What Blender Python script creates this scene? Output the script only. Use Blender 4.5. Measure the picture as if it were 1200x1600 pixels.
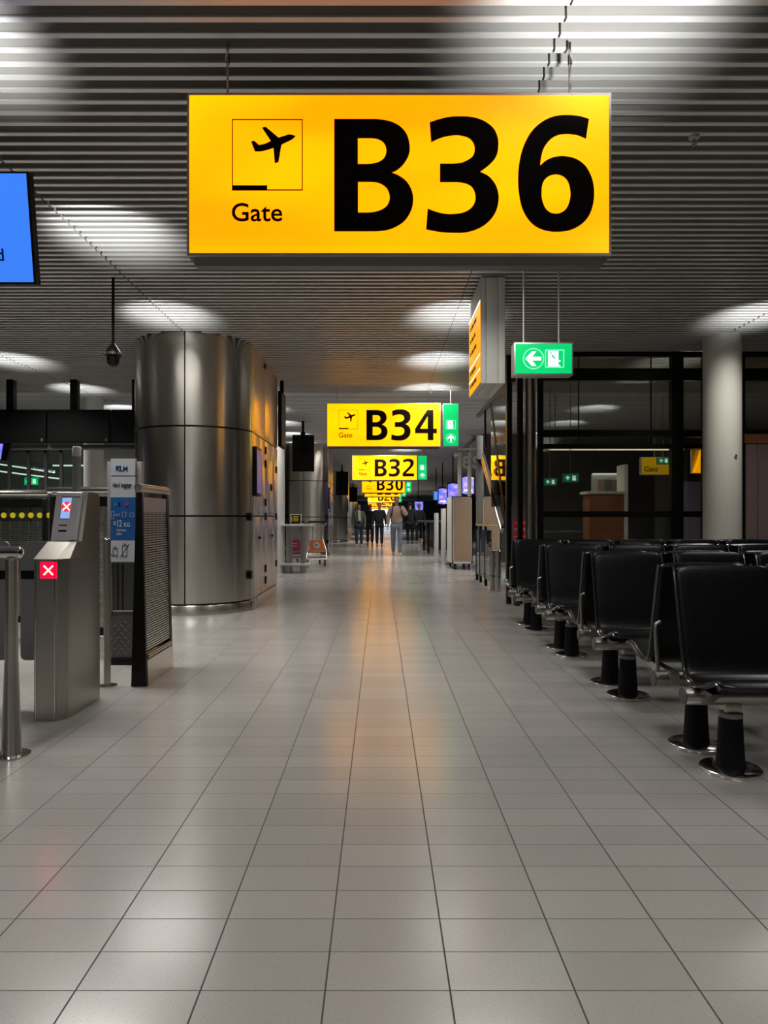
import bpy, bmesh, math, random
from mathutils import Vector, Matrix
for o in list(bpy.data.objects): bpy.data.objects.remove(o, do_unlink=True)
random.seed(7)
SC = bpy.context.scene
COL = SC.collection
PI = math.pi
# ------------------------------------------------------------------ camera, world, exposure
F, HX, HY, EYE = 1095.0, 594.0, 809.0, 1.13       # focal length in px, vanishing point, eye height
cam_d = bpy.data.cameras.new('camera'); cam = bpy.data.objects.new('camera', cam_d); COL.objects.link(cam)
cam.location = (0, 0, EYE); cam.rotation_euler = (PI/2, 0, 0)
cam_d.sensor_fit = 'VERTICAL'; cam_d.sensor_height = 36.0; cam_d.lens = F/1600*36.0
cam_d.shift_x = (600-HX)/1600; cam_d.shift_y = (HY-800)/1600
cam_d.clip_start = .05; cam_d.clip_end = 300
SC.camera = cam
SC.view_settings.view_transform = 'Standard'; SC.view_settings.look = 'None'
SC.view_settings.gamma = 1; SC.view_settings.use_curve_mapping = False
SC.view_settings.exposure = 0.0
w = bpy.data.worlds.new('world'); SC.world = w; w.use_nodes = True
w.node_tree.nodes['Background'].inputs[0].default_value = (.75, .8, 1, 1)
w.node_tree.nodes['Background'].inputs[1].default_value = .03
CEIL = EYE + 2.14

def spot(x, y, z, up, power, ang, col=(1, .96, .9), blend=.6, rad=.04):
    d = bpy.data.lights.new('ceiling_spot', 'SPOT'); o = bpy.data.objects.new('uplight_lamp' if up else 'down_fill_lamp', d)
    COL.objects.link(o); o.location = (x, y, z)
    o.rotation_euler = (PI-math.radians(30) if up else 0, 0, 0)
    if up: o.location.y -= .42
    d.energy = power; d.spot_size = math.radians(ang); d.spot_blend = blend; d.color = col
    d.shadow_soft_size = rad
    return o
def down_fill(x, y, power, size):  # down lamps without fixtures, mostly added to brighten floor and objects
    d = bpy.data.lights.new('ceiling_fill', 'AREA'); o = bpy.data.objects.new('down_fill_lamp', d); COL.objects.link(o)
    d.shape = 'DISK'; d.size = size; d.energy = power; d.spread = math.radians(132); d.color = (1, .965, .925); o.location = (x, y, CEIL-.03)
UP, DN = 74.0, 182.0
rows = [(-5.0, range(2, 8)), (-2.25, range(0, 11)), (.8, range(0, 10)), (4.0, range(2, 4)), (4.2, range(5, 8))]
for rx, ks in rows:
    for k in ks:
        y = 3.1 + 2.12*k
        xx = {(-2.25, 0): -1.95, (-2.25, 1): -2.02, (.8, 0): .95}.get((rx, k), rx)
        spot(xx, 2.88 if (rx, k) == (.8, 0) else y, CEIL-.62, True, UP*(1.0 if k < 4 else .8)*(1.2 if k == 0 else .95), (84 if (rx, k) == (.8, 0) else 66 if k == 0 else 76), (.95, .98, 1.0), .8, .04)
for rx, y, p, rad in [(-2.25, .6, .62, .35), (.8, -.6, .42, .35), (1.9, 1.3, .40, .3), (-2.25, 5.2, .9, .12), (.8, 5.1, .4, .1), (.8, 7.3, .2, .09), (-2.25, 7.3, .5, .07), (-4.9, 5.2, .8, .1),
                 (4.0, 7.3, .4, .06), (3.6, 3.6, .30, .2), (.8, 11.6, 1, .09), (-2.0, 13.4, .9, .09), (-5.2, 9.6, .9, .1), (.8, 16, 1.3, .1), (2.6, 13.4, .8, .1), (.2, 20.2, 1.2, .1), (-1.2, 20, 1, .1), (0, 25.5, 1.3, .1),
                 (2.6, 20, 1.2, .1), (-.8, 33, 2, .1), (2.4, 29, 1.5, .1), (-.8, 44, 3, .1), (1.5, 52, 4, .1), (0, 62, 5, .1), (4.4, 11, .5, .1), (4.6, 14.5, .7, .1), (-7.5, 17, 2.2, .1), (-6.5, 12.5, .7, .1)]:
    down_fill(rx, y, DN*p*.32*(1 if y < 11 or abs(rx) > 3 else .6), .9 if y < 18 else .5)

# ------------------------------------------------------------------ materials
def P(px, py, D): return Vector(((px-HX)*D/F, D, EYE+(HY-py)*D/F))
M = {}
def mat(name, col, rough=.5, metal=0., emit=0., ecol=None, noise=0., nscale=20., spec=.5, bump=0., aniso=0., alpha=None, stretch=(1, 1, 1), coat=0.):
    m = bpy.data.materials.new(name); m.use_nodes = True; nt = m.node_tree; b = nt.nodes['Principled BSDF']
    b.inputs['Base Color'].default_value = (*col, 1); b.inputs['Roughness'].default_value = rough
    b.inputs['Metallic'].default_value = metal; b.inputs['Specular IOR Level'].default_value = spec
    b.inputs['Coat Weight'].default_value = coat
    if emit:
        b.inputs['Emission Color'].default_value = (*(ecol or col), 1); b.inputs['Emission Strength'].default_value = emit
    if noise or bump:
        tc = nt.nodes.new('ShaderNodeTexCoord'); mp = nt.nodes.new('ShaderNodeMapping'); mp.inputs['Scale'].default_value = stretch
        nz = nt.nodes.new('ShaderNodeTexNoise'); nz.inputs['Scale'].default_value = nscale; nz.inputs['Detail'].default_value = 4
        nt.links.new(tc.outputs['Object'], mp.inputs[0]); nt.links.new(mp.outputs[0], nz.inputs['Vector'])
        if noise:
            r = nt.nodes.new('ShaderNodeMapRange'); r.inputs['To Min'].default_value = 1-noise; r.inputs['To Max'].default_value = 1+noise
            mx = nt.nodes.new('ShaderNodeMix'); mx.data_type = 'RGBA'; mx.blend_type = 'MULTIPLY'; mx.inputs[0].default_value = 1
            mx.inputs[6].default_value = (*col, 1)
            nt.links.new(nz.outputs[0], r.inputs[0]); nt.links.new(r.outputs[0], mx.inputs[7]); nt.links.new(mx.outputs[2], b.inputs['Base Color'])
            r2 = nt.nodes.new('ShaderNodeMapRange'); r2.inputs['To Min'].default_value = rough*(1-noise); r2.inputs['To Max'].default_value = min(1, rough*(1+noise))
            nt.links.new(nz.outputs[0], r2.inputs[0]); nt.links.new(r2.outputs[0], b.inputs['Roughness'])
        if bump:
            bp = nt.nodes.new('ShaderNodeBump'); bp.inputs['Strength'].default_value = bump; bp.inputs['Distance'].default_value = .002
            nt.links.new(nz.outputs[0], bp.inputs['Height']); nt.links.new(bp.outputs[0], b.inputs['Normal'])
    if aniso:
        b.inputs['Anisotropic'].default_value = aniso
        tg = nt.nodes.new('ShaderNodeTangent'); tg.direction_type = 'RADIAL'; tg.axis = 'Z'
        nt.links.new(tg.outputs[0], b.inputs['Tangent']); b.inputs['Anisotropic Rotation'].default_value = .25
    M[name] = m; return m
def emis(name, col, s, var=None, rng=(0, 1)):
    """a luminous panel; var = second colour mixed in by slow noise (tubes behind the panel)"""
    m = bpy.data.materials.new(name); m.use_nodes = True; nt = m.node_tree; b = nt.nodes['Principled BSDF']
    b.inputs['Base Color'].default_value = (col[0]*.3, col[1]*.3, col[2]*.3, 1); b.inputs['Roughness'].default_value = .35
    b.inputs['Emission Color'].default_value = (*col, 1); b.inputs['Emission Strength'].default_value = s
    if var:
        tc = nt.nodes.new('ShaderNodeTexCoord'); mp = nt.nodes.new('ShaderNodeMapping'); mp.inputs['Scale'].default_value = var[2]
        nz = nt.nodes.new('ShaderNodeTexNoise'); nz.inputs['Scale'].default_value = var[1]; nz.inputs['Detail'].default_value = 1.5
        cr = nt.nodes.new('ShaderNodeValToRGB'); cr.color_ramp.elements[0].position = .38; cr.color_ramp.elements[1].position = .6
        cr.color_ramp.elements[0].color = (*var[0], 1); cr.color_ramp.elements[1].color = (*col, 1)
        for p_, c_ in (var[3] if len(var) > 3 else []):
            e = cr.color_ramp.elements.new(p_); e.color = (*c_, 1)
        nt.links.new(tc.outputs['Object'], mp.inputs[0]); nt.links.new(mp.outputs[0], nz.inputs['Vector'])
        nt.links.new(nz.outputs[0], cr.inputs[0]); nt.links.new(cr.outputs[0], b.inputs['Emission Color'])
    M[name] = m; return m
def glass(name, tint, refl=.04, dark=0.0):
    m = bpy.data.materials.new(name); m.use_nodes = True; nt = m.node_tree; nt.nodes.clear()
    out = nt.nodes.new('ShaderNodeOutputMaterial'); tr = nt.nodes.new('ShaderNodeBsdfTransparent'); gl = nt.nodes.new('ShaderNodeBsdfGlossy')
    fr = nt.nodes.new('ShaderNodeFresnel'); fr.inputs[0].default_value = 1.5; ad = nt.nodes.new('ShaderNodeMath'); ad.operation = 'ADD'; ad.use_clamp = True
    ad.inputs[1].default_value = refl; mx = nt.nodes.new('ShaderNodeMixShader')
    tr.inputs[0].default_value = (*tint, 1); gl.inputs['Roughness'].default_value = .02; gl.inputs['Color'].default_value = (.9, .95, .92, 1)
    nt.links.new(fr.outputs[0], ad.inputs[0]); nt.links.new(ad.outputs[0], mx.inputs[0]); nt.links.new(tr.outputs[0], mx.inputs[1])
    nt.links.new(gl.outputs[0], mx.inputs[2]); nt.links.new(mx.outputs[0], out.inputs[0])
    M[name] = m; return m
mat('steel', (.60, .57, .52), .26, 1, noise=.10, nscale=6, stretch=(1, 1, .15), aniso=.75)
mat('steel_panel', (.72, .66, .60), .30, 1, noise=.10, nscale=5, stretch=(1, 1, .2))
mat('steel_gate', (.44, .42, .38), .34, 1, noise=.08, nscale=30, stretch=(6, 6, .3))
mat('chrome', (.68, .66, .63), .16, 1, noise=.05, nscale=20)
mat('alu', (.55, .54, .50), .42, .6, noise=.05, nscale=20)
mat('black', (.004, .004, .004), .35, noise=.1, spec=.22)
mat('black_matte', (.005, .005, .005), .6, noise=.1, spec=.12)
mat('leather', (.0035, .0035, .0048), .30, noise=.18, nscale=60, bump=.2, spec=.32)
mat('seat_trim', (.12, .12, .125), .22, .9, noise=.05)
mat('sleeve', (.004, .004, .005), .6, noise=.1, spec=.15)
mat('slat_side_shaded', (.37, .35, .32), .6, noise=.05)  # darker than the slat undersides: shade between slats put into the colour
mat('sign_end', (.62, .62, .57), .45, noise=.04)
mat('housing', (.16, .155, .145), .5, .3, noise=.05)
mat('white', (.62, .61, .57), .45, noise=.03)
mat('cream', (.56, .54, .47), .55, noise=.05, nscale=60, bump=.1)
mat('grey', (.20, .20, .20), .45, noise=.05)
mat('dark_grey', (.07, .07, .072), .45, noise=.08)
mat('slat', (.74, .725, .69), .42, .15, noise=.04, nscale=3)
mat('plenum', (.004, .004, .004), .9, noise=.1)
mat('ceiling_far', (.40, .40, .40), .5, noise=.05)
mat('text_black', (.003, .002, .002), .6, noise=.05, spec=.1)
mat('reader_white', (.80, .80, .84), .4, noise=.03)
mat('blue', (.01, .10, .35), .45, noise=.03)
mat('sign_white', (.55, .58, .62), .4, noise=.03)
mat('navy', (.01, .04, .18), .5, noise=.03)
mat('red', (.55, .02, .03), .4, noise=.05)
mat('green_paint', (.02, .3, .1), .4, noise=.05)
mat('yellow', (.62, .5, .01), .45, noise=.05)
mat('orange', (.75, .16, .03), .45, noise=.05)
mat('magenta', (.42, .03, .10), .45, noise=.3, nscale=3)
mat('wood', (.40, .28, .19), .5, noise=.12, nscale=9, stretch=(6, 6, .5))
mat('brown', (.22, .08, .03), .5, noise=.12, nscale=9, stretch=(5, 5, .5))
mat('lilac', (.30, .26, .38), .6, noise=.05)
mat('pink_metal', (.30, .215, .20), .35, .35, noise=.05, nscale=5, stretch=(5, 5, .3))
mat('wall_dark', (.07, .068, .062), .6, noise=.08)
mat('wall_mid', (.22, .22, .21), .6, noise=.06)
mat('rubber', (.015, .015, .015), .7, noise=.1)
mat('skin', (.42, .24, .17), .55, noise=.04)
mat('hair', (.015, .010, .007), .6, noise=.2)
mat('beige_cloth', (.50, .36, .28), .85, noise=.08, nscale=30, bump=.3)
mat('denim', (.20, .24, .30), .85, noise=.1, nscale=40, bump=.3)
mat('dark_denim', (.03, .045, .075), .85, noise=.1, nscale=40, bump=.3)
mat('green_cloth', (.10, .12, .075), .85, noise=.12, nscale=30, bump=.3)
mat('scarf_cloth', (.45, .45, .43), .85, noise=.3, nscale=25)
mat('black_cloth', (.010, .010, .012), .85, noise=.1, nscale=30, bump=.3)
mat('shoe_white', (.6, .6, .58), .5, noise=.05)
mat('tan', (.45, .30, .20), .6, noise=.1)
mat('lamp_white', (.6, .6, .58), .35, noise=.03)
mat('tread', (.10, .095, .09), .45, .6, noise=.25, nscale=18)
glass('clear_glass', (.80, .92, .87), .03)
glass('smoked_glass', (.66, .66, .62), .06)
glass('flap_glass', (.12, .12, .13), .02)
emis('sign_yellow', (2.2, .68, .0), 1.0, ((2.0, .44, .0), .75, (1.0, 1, 3.0)))
emis('sign_yellow_far', (1.9, .80, .0), 1.0, ((1.9, .68, .0), 1.5, (1, 1, 2)))
emis('sign_yellow_dim', (.85, .5, .0), .5)
emis('sign_orange', (1.0, .40, .0), 1.0)
emis('sign_green', (.0, .66, .17), .95, ((.0, .55, .14), 1.5, (1, 1, 2)))
emis('sign_green_dim', (.0, .5, .2), .35)
emis('glow_white', (.85, 1, .95), 1.25)
emis('glow_cyan', (.25, .95, .60), 1.1)
emis('screen_blue', (.045, .22, .93), 1.0)
emis('red_panel', (4.0, .0, .07), 1.0)
emis('glow_cross', (1, .75, .45), 1.5)
emis('reader_screen', (.28, .42, .85), 1.0)
emis('screen_red', (.9, .05, .07), .9)
emis('screen_purple', (.34, .27, 1.0), 1.1, ((.10, .16, .85), 6, (1, 1, 1), [(.66, (.8, .5, 1.0)), (.72, (.8, .08, .45)), (.78, (.4, .4, 1.0))]))
emis('screen_dim', (.10, .09, .30), .6)
emis('tube_light', (.85, .92, .85), 1.1)
emis('warm_light', (1, .8, .55), 1.6)

# floor material: 0.30 x 0.15 m polished stone tiles, grout joints
def floor_mat():
    m = bpy.data.materials.new('floor_tiles'); m.use_nodes = True; nt = m.node_tree; N = nt.nodes.new; L = nt.links.new
    b = nt.nodes['Principled BSDF']; tc = N('ShaderNodeTexCoord'); sp = N('ShaderNodeSeparateXYZ'); L(tc.outputs['Object'], sp.inputs[0])
    def math_(op, a, b_=None):
        n = N('ShaderNodeMath'); n.operation = op
        for i, v in enumerate((a, b_)):
            if v is None: continue
            if isinstance(v, (int, float)): n.inputs[i].default_value = v
            else: L(v, n.inputs[i])
        return n.outputs[0]
    u = math_('DIVIDE', math_('SUBTRACT', sp.outputs[0], -.1314), .2985); v = math_('DIVIDE', math_('SUBTRACT', sp.outputs[1], 1.675), .1497)
    fu = math_('FRACT', u); fv = math_('FRACT', v); iu = math_('FLOOR', u); iv = math_('FLOOR', v)
    def joint(f, wdt): return math_('LESS_THAN', math_('MINIMUM', f, math_('SUBTRACT', 1.0, f)), wdt)
    ju = joint(fu, .0075); jv = joint(fv, .0105)
    cb = N('ShaderNodeCombineXYZ'); L(iu, cb.inputs[0]); L(iv, cb.inputs[1]); wn = N('ShaderNodeTexWhiteNoise'); wn.noise_dimensions = '2D'; L(cb.outputs[0], wn.inputs['Vector'])
    sp2 = N('ShaderNodeTexNoise'); sp2.inputs['Scale'].default_value = 260; sp2.inputs['Detail'].default_value = 3; L(tc.outputs['Object'], sp2.inputs['Vector'])
    spk = N('ShaderNodeMapRange'); L(sp2.outputs[0], spk.inputs[0]); spk.inputs['From Min'].default_value = .30; spk.inputs['From Max'].default_value = .42; spk.inputs['To Min'].default_value = .62; spk.inputs['To Max'].default_value = 1
    big = N('ShaderNodeTexNoise'); big.inputs['Scale'].default_value = 1.2; L(tc.outputs['Object'], big.inputs['Vector'])
    val = math_('MULTIPLY', math_('ADD', .90, math_('MULTIPLY', wn.outputs[0], .08)), math_('ADD', .94, math_('MULTIPLY', big.outputs[0], .12)))
    val = math_('MULTIPLY', val, spk.outputs[0])
    mx = N('ShaderNodeMix'); mx.data_type = 'RGBA'; mx.blend_type = 'MULTIPLY'; mx.inputs[0].default_value = 1; mx.inputs[6].default_value = (.37, .356, .336, 1); L(val, mx.inputs[7])
    jm = math_('MAXIMUM', ju, math_('MULTIPLY', jv, .9))
    m2 = N('ShaderNodeMix'); m2.data_type = 'RGBA'; L(jm, m2.inputs[0]); L(mx.outputs[2], m2.inputs[6]); m2.inputs[7].default_value = (.018, .015, .013, 1)
    L(m2.outputs[2], b.inputs['Base Color'])
    ro = math_('ADD', math_('ADD', .20, math_('MULTIPLY', wn.outputs[0], .02)), math_('MULTIPLY', jm, .5)); L(ro, b.inputs['Roughness'])
    b.inputs['Specular IOR Level'].default_value = 1.0
    bp = N('ShaderNodeBump'); bp.inputs['Strength'].default_value = .25; bp.inputs['Distance'].default_value = .002; L(math_('SUBTRACT', 1.0, jm), bp.inputs['Height']); L(bp.outputs[0], b.inputs['Normal'])
    M['floor'] = m
floor_mat()

# ------------------------------------------------------------------ mesh helpers (everything in world metres; parts re-based to their parent's origin)
def origin(o):
    v = Vector((0, 0, 0))
    while o is not None: v += o.location; o = o.parent
    return v
def link_mesh(name, me, material, parent=None, smooth=True, sharp=35):
    o = bpy.data.objects.new(name, me); COL.objects.link(o)
    if material: me.materials.clear(); me.materials.append(M[material])
    if parent is not None:
        me.transform(Matrix.Translation(-origin(parent))); o.parent = parent
    if smooth:
        me.polygons.foreach_set('use_smooth', [True]*len(me.polygons))
        try: me.set_sharp_from_angle(angle=math.radians(sharp))
        except Exception: pass
    me.update(); return o
class MB:
    def __init__(s): s.b = bmesh.new()
    def box(s, a, b, bev=0.):
        a, b = Vector(a), Vector(b); lo = Vector([min(a[i], b[i]) for i in range(3)]); hi = Vector([max(a[i], b[i]) for i in range(3)])
        r = bmesh.ops.create_cube(s.b, size=1, matrix=Matrix.Translation((lo+hi)/2) @ Matrix.Diagonal((*(hi-lo), 1)))
        if bev:
            es = list({e for v in r['verts'] for e in v.link_edges}); bmesh.ops.bevel(s.b, geom=es, offset=min(bev, min(hi-lo)*.49), segments=2, profile=.5, affect='EDGES')
        return s
    def cyl(s, p, q, r, r2=None, n=24):
        p, q = Vector(p), Vector(q); d = q-p; q_ = d.to_track_quat('Z', 'Y').to_matrix().to_4x4()
        bmesh.ops.create_cone(s.b, cap_ends=True, segments=n, radius1=r, radius2=r if r2 is None else r2, depth=d.length, matrix=Matrix.Translation((p+q)/2) @ q_)
        return s
    def sph(s, c, r, sc=(1, 1, 1), n=16):
        bmesh.ops.create_uvsphere(s.b, u_segments=n, v_segments=max(6, n//2), radius=r, matrix=Matrix.Translation(Vector(c)) @ Matrix.Diagonal((*sc, 1))); return s
    def tube(s, pts, r, n=10):
        pts = [Vector(p) for p in pts]; rings = []; up = Vector((0, 0, 1)); pn = None
        for i, p in enumerate(pts):
            t = ((pts[min(i+1, len(pts)-1)]-pts[max(i-1, 0)])).normalized()
            if pn is None: a = t.orthogonal().normalized()
            else: a = (pn - t*pn.dot(t)).normalized()
            pn = a; bb = t.cross(a)
            rings.append([s.b.verts.new(p+a*math.cos(2*PI*k/n)*r+bb*math.sin(2*PI*k/n)*r) for k in range(n)])
        for i in range(len(rings)-1):
            for k in range(n): s.b.faces.new((rings[i][k], rings[i][(k+1) % n], rings[i+1][(k+1) % n], rings[i+1][k]))
        s.b.faces.new(rings[0][::-1]); s.b.faces.new(rings[-1]); return s
    def prism(s, poly, axis, a, b):
        """poly: 2D points in the two axes other than `axis` (in order), extruded from a to b"""
        def mk(u, v, w):
            return {'x': (w, u, v), 'y': (u, w, v), 'z': (u, v, w)}[axis]
        A = [s.b.verts.new(mk(u, v, a)) for u, v in poly]; B = [s.b.verts.new(mk(u, v, b)) for u, v in poly]; n = len(poly)
        fs = [s.b.faces.new(A), s.b.faces.new(B[::-1])]
        for i in range(n): fs.append(s.b.faces.new((A[i], B[i], B[(i+1) % n], A[(i+1) % n])))
        bmesh.ops.recalc_face_normals(s.b, faces=fs); return s
    def lathe(s, c, prof, n=48, a0=0, a1=2*PI):
        full = abs(a1-a0-2*PI) < 1e-6; m = n if full else n+1; cx, cy = c[0], c[1]; z0 = c[2] if len(c) > 2 else 0
        R = [[s.b.verts.new((cx+r*math.cos(a0+(a1-a0)*k/n), cy+r*math.sin(a0+(a1-a0)*k/n), z0+z)) for k in range(m)] for r, z in prof]
        for i in range(len(R)-1):
            for k in range(n): s.b.faces.new((R[i][k], R[i][(k+1) % m], R[i+1][(k+1) % m], R[i+1][k]))
        if full:
            s.b.faces.new(R[0][::-1]); s.b.faces.new(R[-1])
        return s
    def quad(s, a, b, c, d, t=(0, 0, 0)):
        s.b.faces.new([s.b.verts.new(v) for v in (a, b, c, d)]); return s
    def strut(s, p, q, w, d, side=(1, 0, 0)):
        """rectangular bar from p to q; w across, d along side"""
        p, q = Vector(p), Vector(q); t = (q-p).normalized(); sd = Vector(side); sd = (sd-t*sd.dot(t)).normalized(); o = t.cross(sd)
        vs = [[s.b.verts.new(e+sd*x*d/2+o*y*w/2) for x, y in ((-1, -1), (1, -1), (1, 1), (-1, 1))] for e in (p, q)]
        fs = [s.b.faces.new(vs[0][::-1]), s.b.faces.new(vs[1])]+[s.b.faces.new((vs[0][i], vs[0][(i+1) % 4], vs[1][(i+1) % 4], vs[1][i])) for i in range(4)]
        bmesh.ops.recalc_face_normals(s.b, faces=fs); return s
    def add_mesh(s, me): s.b.from_mesh(me); return s
    def build(s, name, material, parent=None, smooth=True, sharp=35):
        me = bpy.data.meshes.new(name); s.b.to_mesh(me); s.b.free(); return link_mesh(name, me, material, parent, smooth, sharp)
def tag(o, label, cat, group=None, kind=None):
    o['label'] = label; o['category'] = cat
    if group: o['group'] = group
    if kind: o['kind'] = kind
    return o
def thing(name, label, cat, loc=(0, 0, 0), group=None):
    o = bpy.data.objects.new(name, None); COL.objects.link(o); o.location = loc; o.empty_display_size = .1
    return tag(o, label, cat, group)
def struct(o): o['kind'] = 'structure'; return o
def dup(root, offset, label=None):
    r = root.copy(); COL.objects.link(r); r.location = root.location+Vector(offset)
    if label: r['label'] = label
    def rec(a, b):
        for ch in list(a.children):
            c = ch.copy(); COL.objects.link(c); c.parent = b; rec(ch, c)
    rec(root, r); return r
def circ(cx, cy, r, n=32, a0=0, a1=2*PI): return [(cx+r*math.cos(a0+(a1-a0)*k/n), cy+r*math.sin(a0+(a1-a0)*k/n)) for k in range(n+(0 if abs(a1-a0-2*PI) < 1e-6 else 1))]
def rrect(x0, z0, x1, z1, r, n=5):
    out = []
    for cx, cz, a in ((x1-r, z1-r, 0), (x0+r, z1-r, PI/2), (x0+r, z0+r, PI), (x1-r, z0+r, 1.5*PI)):
        out += [(cx+r*math.cos(a+PI/2*k/n), cz+r*math.sin(a+PI/2*k/n)) for k in range(n+1)]
    return out
def smooth_contour(pts, sub=6):
    """pts: (x, y) smooth or (x, y, 1) corner"""
    n = len(pts); out = []
    for i in range(n):
        p0, p1, p2, p3 = pts[i-1], pts[i], pts[(i+1) % n], pts[(i+2) % n]
        if len(p1) == 3 and len(p2) == 3: out.append(p1[:2]); continue
        q0 = p1 if len(p1) == 3 else p0; q3 = p2 if len(p2) == 3 else p3
        for k in range(sub):
            t = k/sub; r = []
            for a in (0, 1):
                r.append(.5*((2*p1[a])+(-q0[a]+p2[a])*t+(2*q0[a]-5*p1[a]+4*p2[a]-q3[a])*t*t+(-q0[a]+3*p1[a]-3*p2[a]+q3[a])*t**3))
            out.append(tuple(r))
    return out
def flat_shape(contours, ext=.002, mtx=None):
    """filled 2D curve with holes -> mesh"""
    cu = bpy.data.curves.new('shape', 'CURVE'); cu.dimensions = '2D'; cu.fill_mode = 'BOTH'; cu.extrude = ext
    for c in contours:
        sp = cu.splines.new('POLY'); sp.points.add(len(c)-1); sp.use_cyclic_u = True
        for i, (x, y) in enumerate(c): sp.points[i].co = (x, y, 0, 1)
    return curve_mesh(cu, mtx)
def curve_mesh(cu, mtx=None):
    o = bpy.data.objects.new('tmp', cu); COL.objects.link(o); dg = bpy.context.evaluated_depsgraph_get()
    me = bpy.data.meshes.new_from_object(o.evaluated_get(dg)); bpy.data.objects.remove(o); bpy.data.curves.remove(cu)
    me.materials.clear()
    if mtx: me.transform(mtx)
    return me
FACE = {'-y': Matrix.Rotation(PI/2, 4, 'X'), '-x': Matrix.Rotation(-PI/2, 4, 'Z') @ Matrix.Rotation(PI/2, 4, 'X'), '+x': Matrix.Rotation(PI/2, 4, 'Z') @ Matrix.Rotation(PI/2, 4, 'X')}
def text_mesh(s, size, loc, face='-y', align='LEFT', bold=0., ext=.001, sx=1.):
    cu = bpy.data.curves.new('text', 'FONT'); cu.body = s; cu.size = size; cu.extrude = ext; cu.offset = bold; cu.align_x = align; cu.resolution_u = 4
    return curve_mesh(cu, Matrix.Translation(Vector(loc)) @ FACE[face] @ Matrix.Diagonal((sx, 1, 1, 1)))
def parts_from(name, meshes, material, parent):
    b = MB()
    for m in meshes: b.add_mesh(m); bpy.data.meshes.remove(m)
    return b.build(name, material, parent, smooth=False)

# ------------------------------------------------------------------ the setting
struct(MB().box((-14, -5, -.1), (14, 90, 0)).build('floor', 'floor', smooth=False))
def build_ceiling():
    b = MB(); g = MB(); h, wd, pitch = .055, .026, .1
    y = -4.0
    segs = [(-13, -5.02), (-5.0, -2.279), (-2.262, .79), (.80, 4.04), (4.06, 13)]
    while y < 12.0:
        for x0, x1 in segs:
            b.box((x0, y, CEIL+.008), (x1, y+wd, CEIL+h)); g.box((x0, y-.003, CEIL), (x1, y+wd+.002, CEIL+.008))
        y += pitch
    struct(b.build('ceiling', 'slat_side_shaded', smooth=False)); struct(g.build('ceiling', 'slat', smooth=False))
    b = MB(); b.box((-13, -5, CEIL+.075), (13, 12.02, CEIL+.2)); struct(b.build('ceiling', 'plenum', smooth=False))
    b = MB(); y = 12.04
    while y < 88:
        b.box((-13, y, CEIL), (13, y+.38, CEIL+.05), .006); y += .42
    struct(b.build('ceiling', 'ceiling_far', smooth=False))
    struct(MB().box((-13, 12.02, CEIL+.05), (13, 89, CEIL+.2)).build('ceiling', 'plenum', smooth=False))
build_ceiling()
struct(MB().box((-13.2, -5, 0), (-13, 89, 3.5)).build('wall_left', 'wall_dark', smooth=False))
struct(MB().box((13, -5, 0), (13.2, 89, 3.5)).build('wall_right', 'wall_dark', smooth=False))
struct(MB().box((-13, 88.8, 0), (13, 89, 3.5)).build('wall_back', 'wall_mid', smooth=False))
struct(MB().box((-13, -5.1, 0), (13, -4.9, 3.5)).build('wall_front', 'wall_mid', smooth=False))

wf = struct(MB().box((-1.2, 88.70, 0), (2.4, 88.82, 2.7)).build('far_glow_panel', 'dark_grey', smooth=False))  # glowing panel added at the far end for the bright floor reflection
emis('far_glow', (.75, .85, 1.0), 1.6)
MB().box((-1.05, 88.66, .1), (2.25, 88.70, 2.55)).build('pane', 'far_glow', wf, smooth=False)

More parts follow.
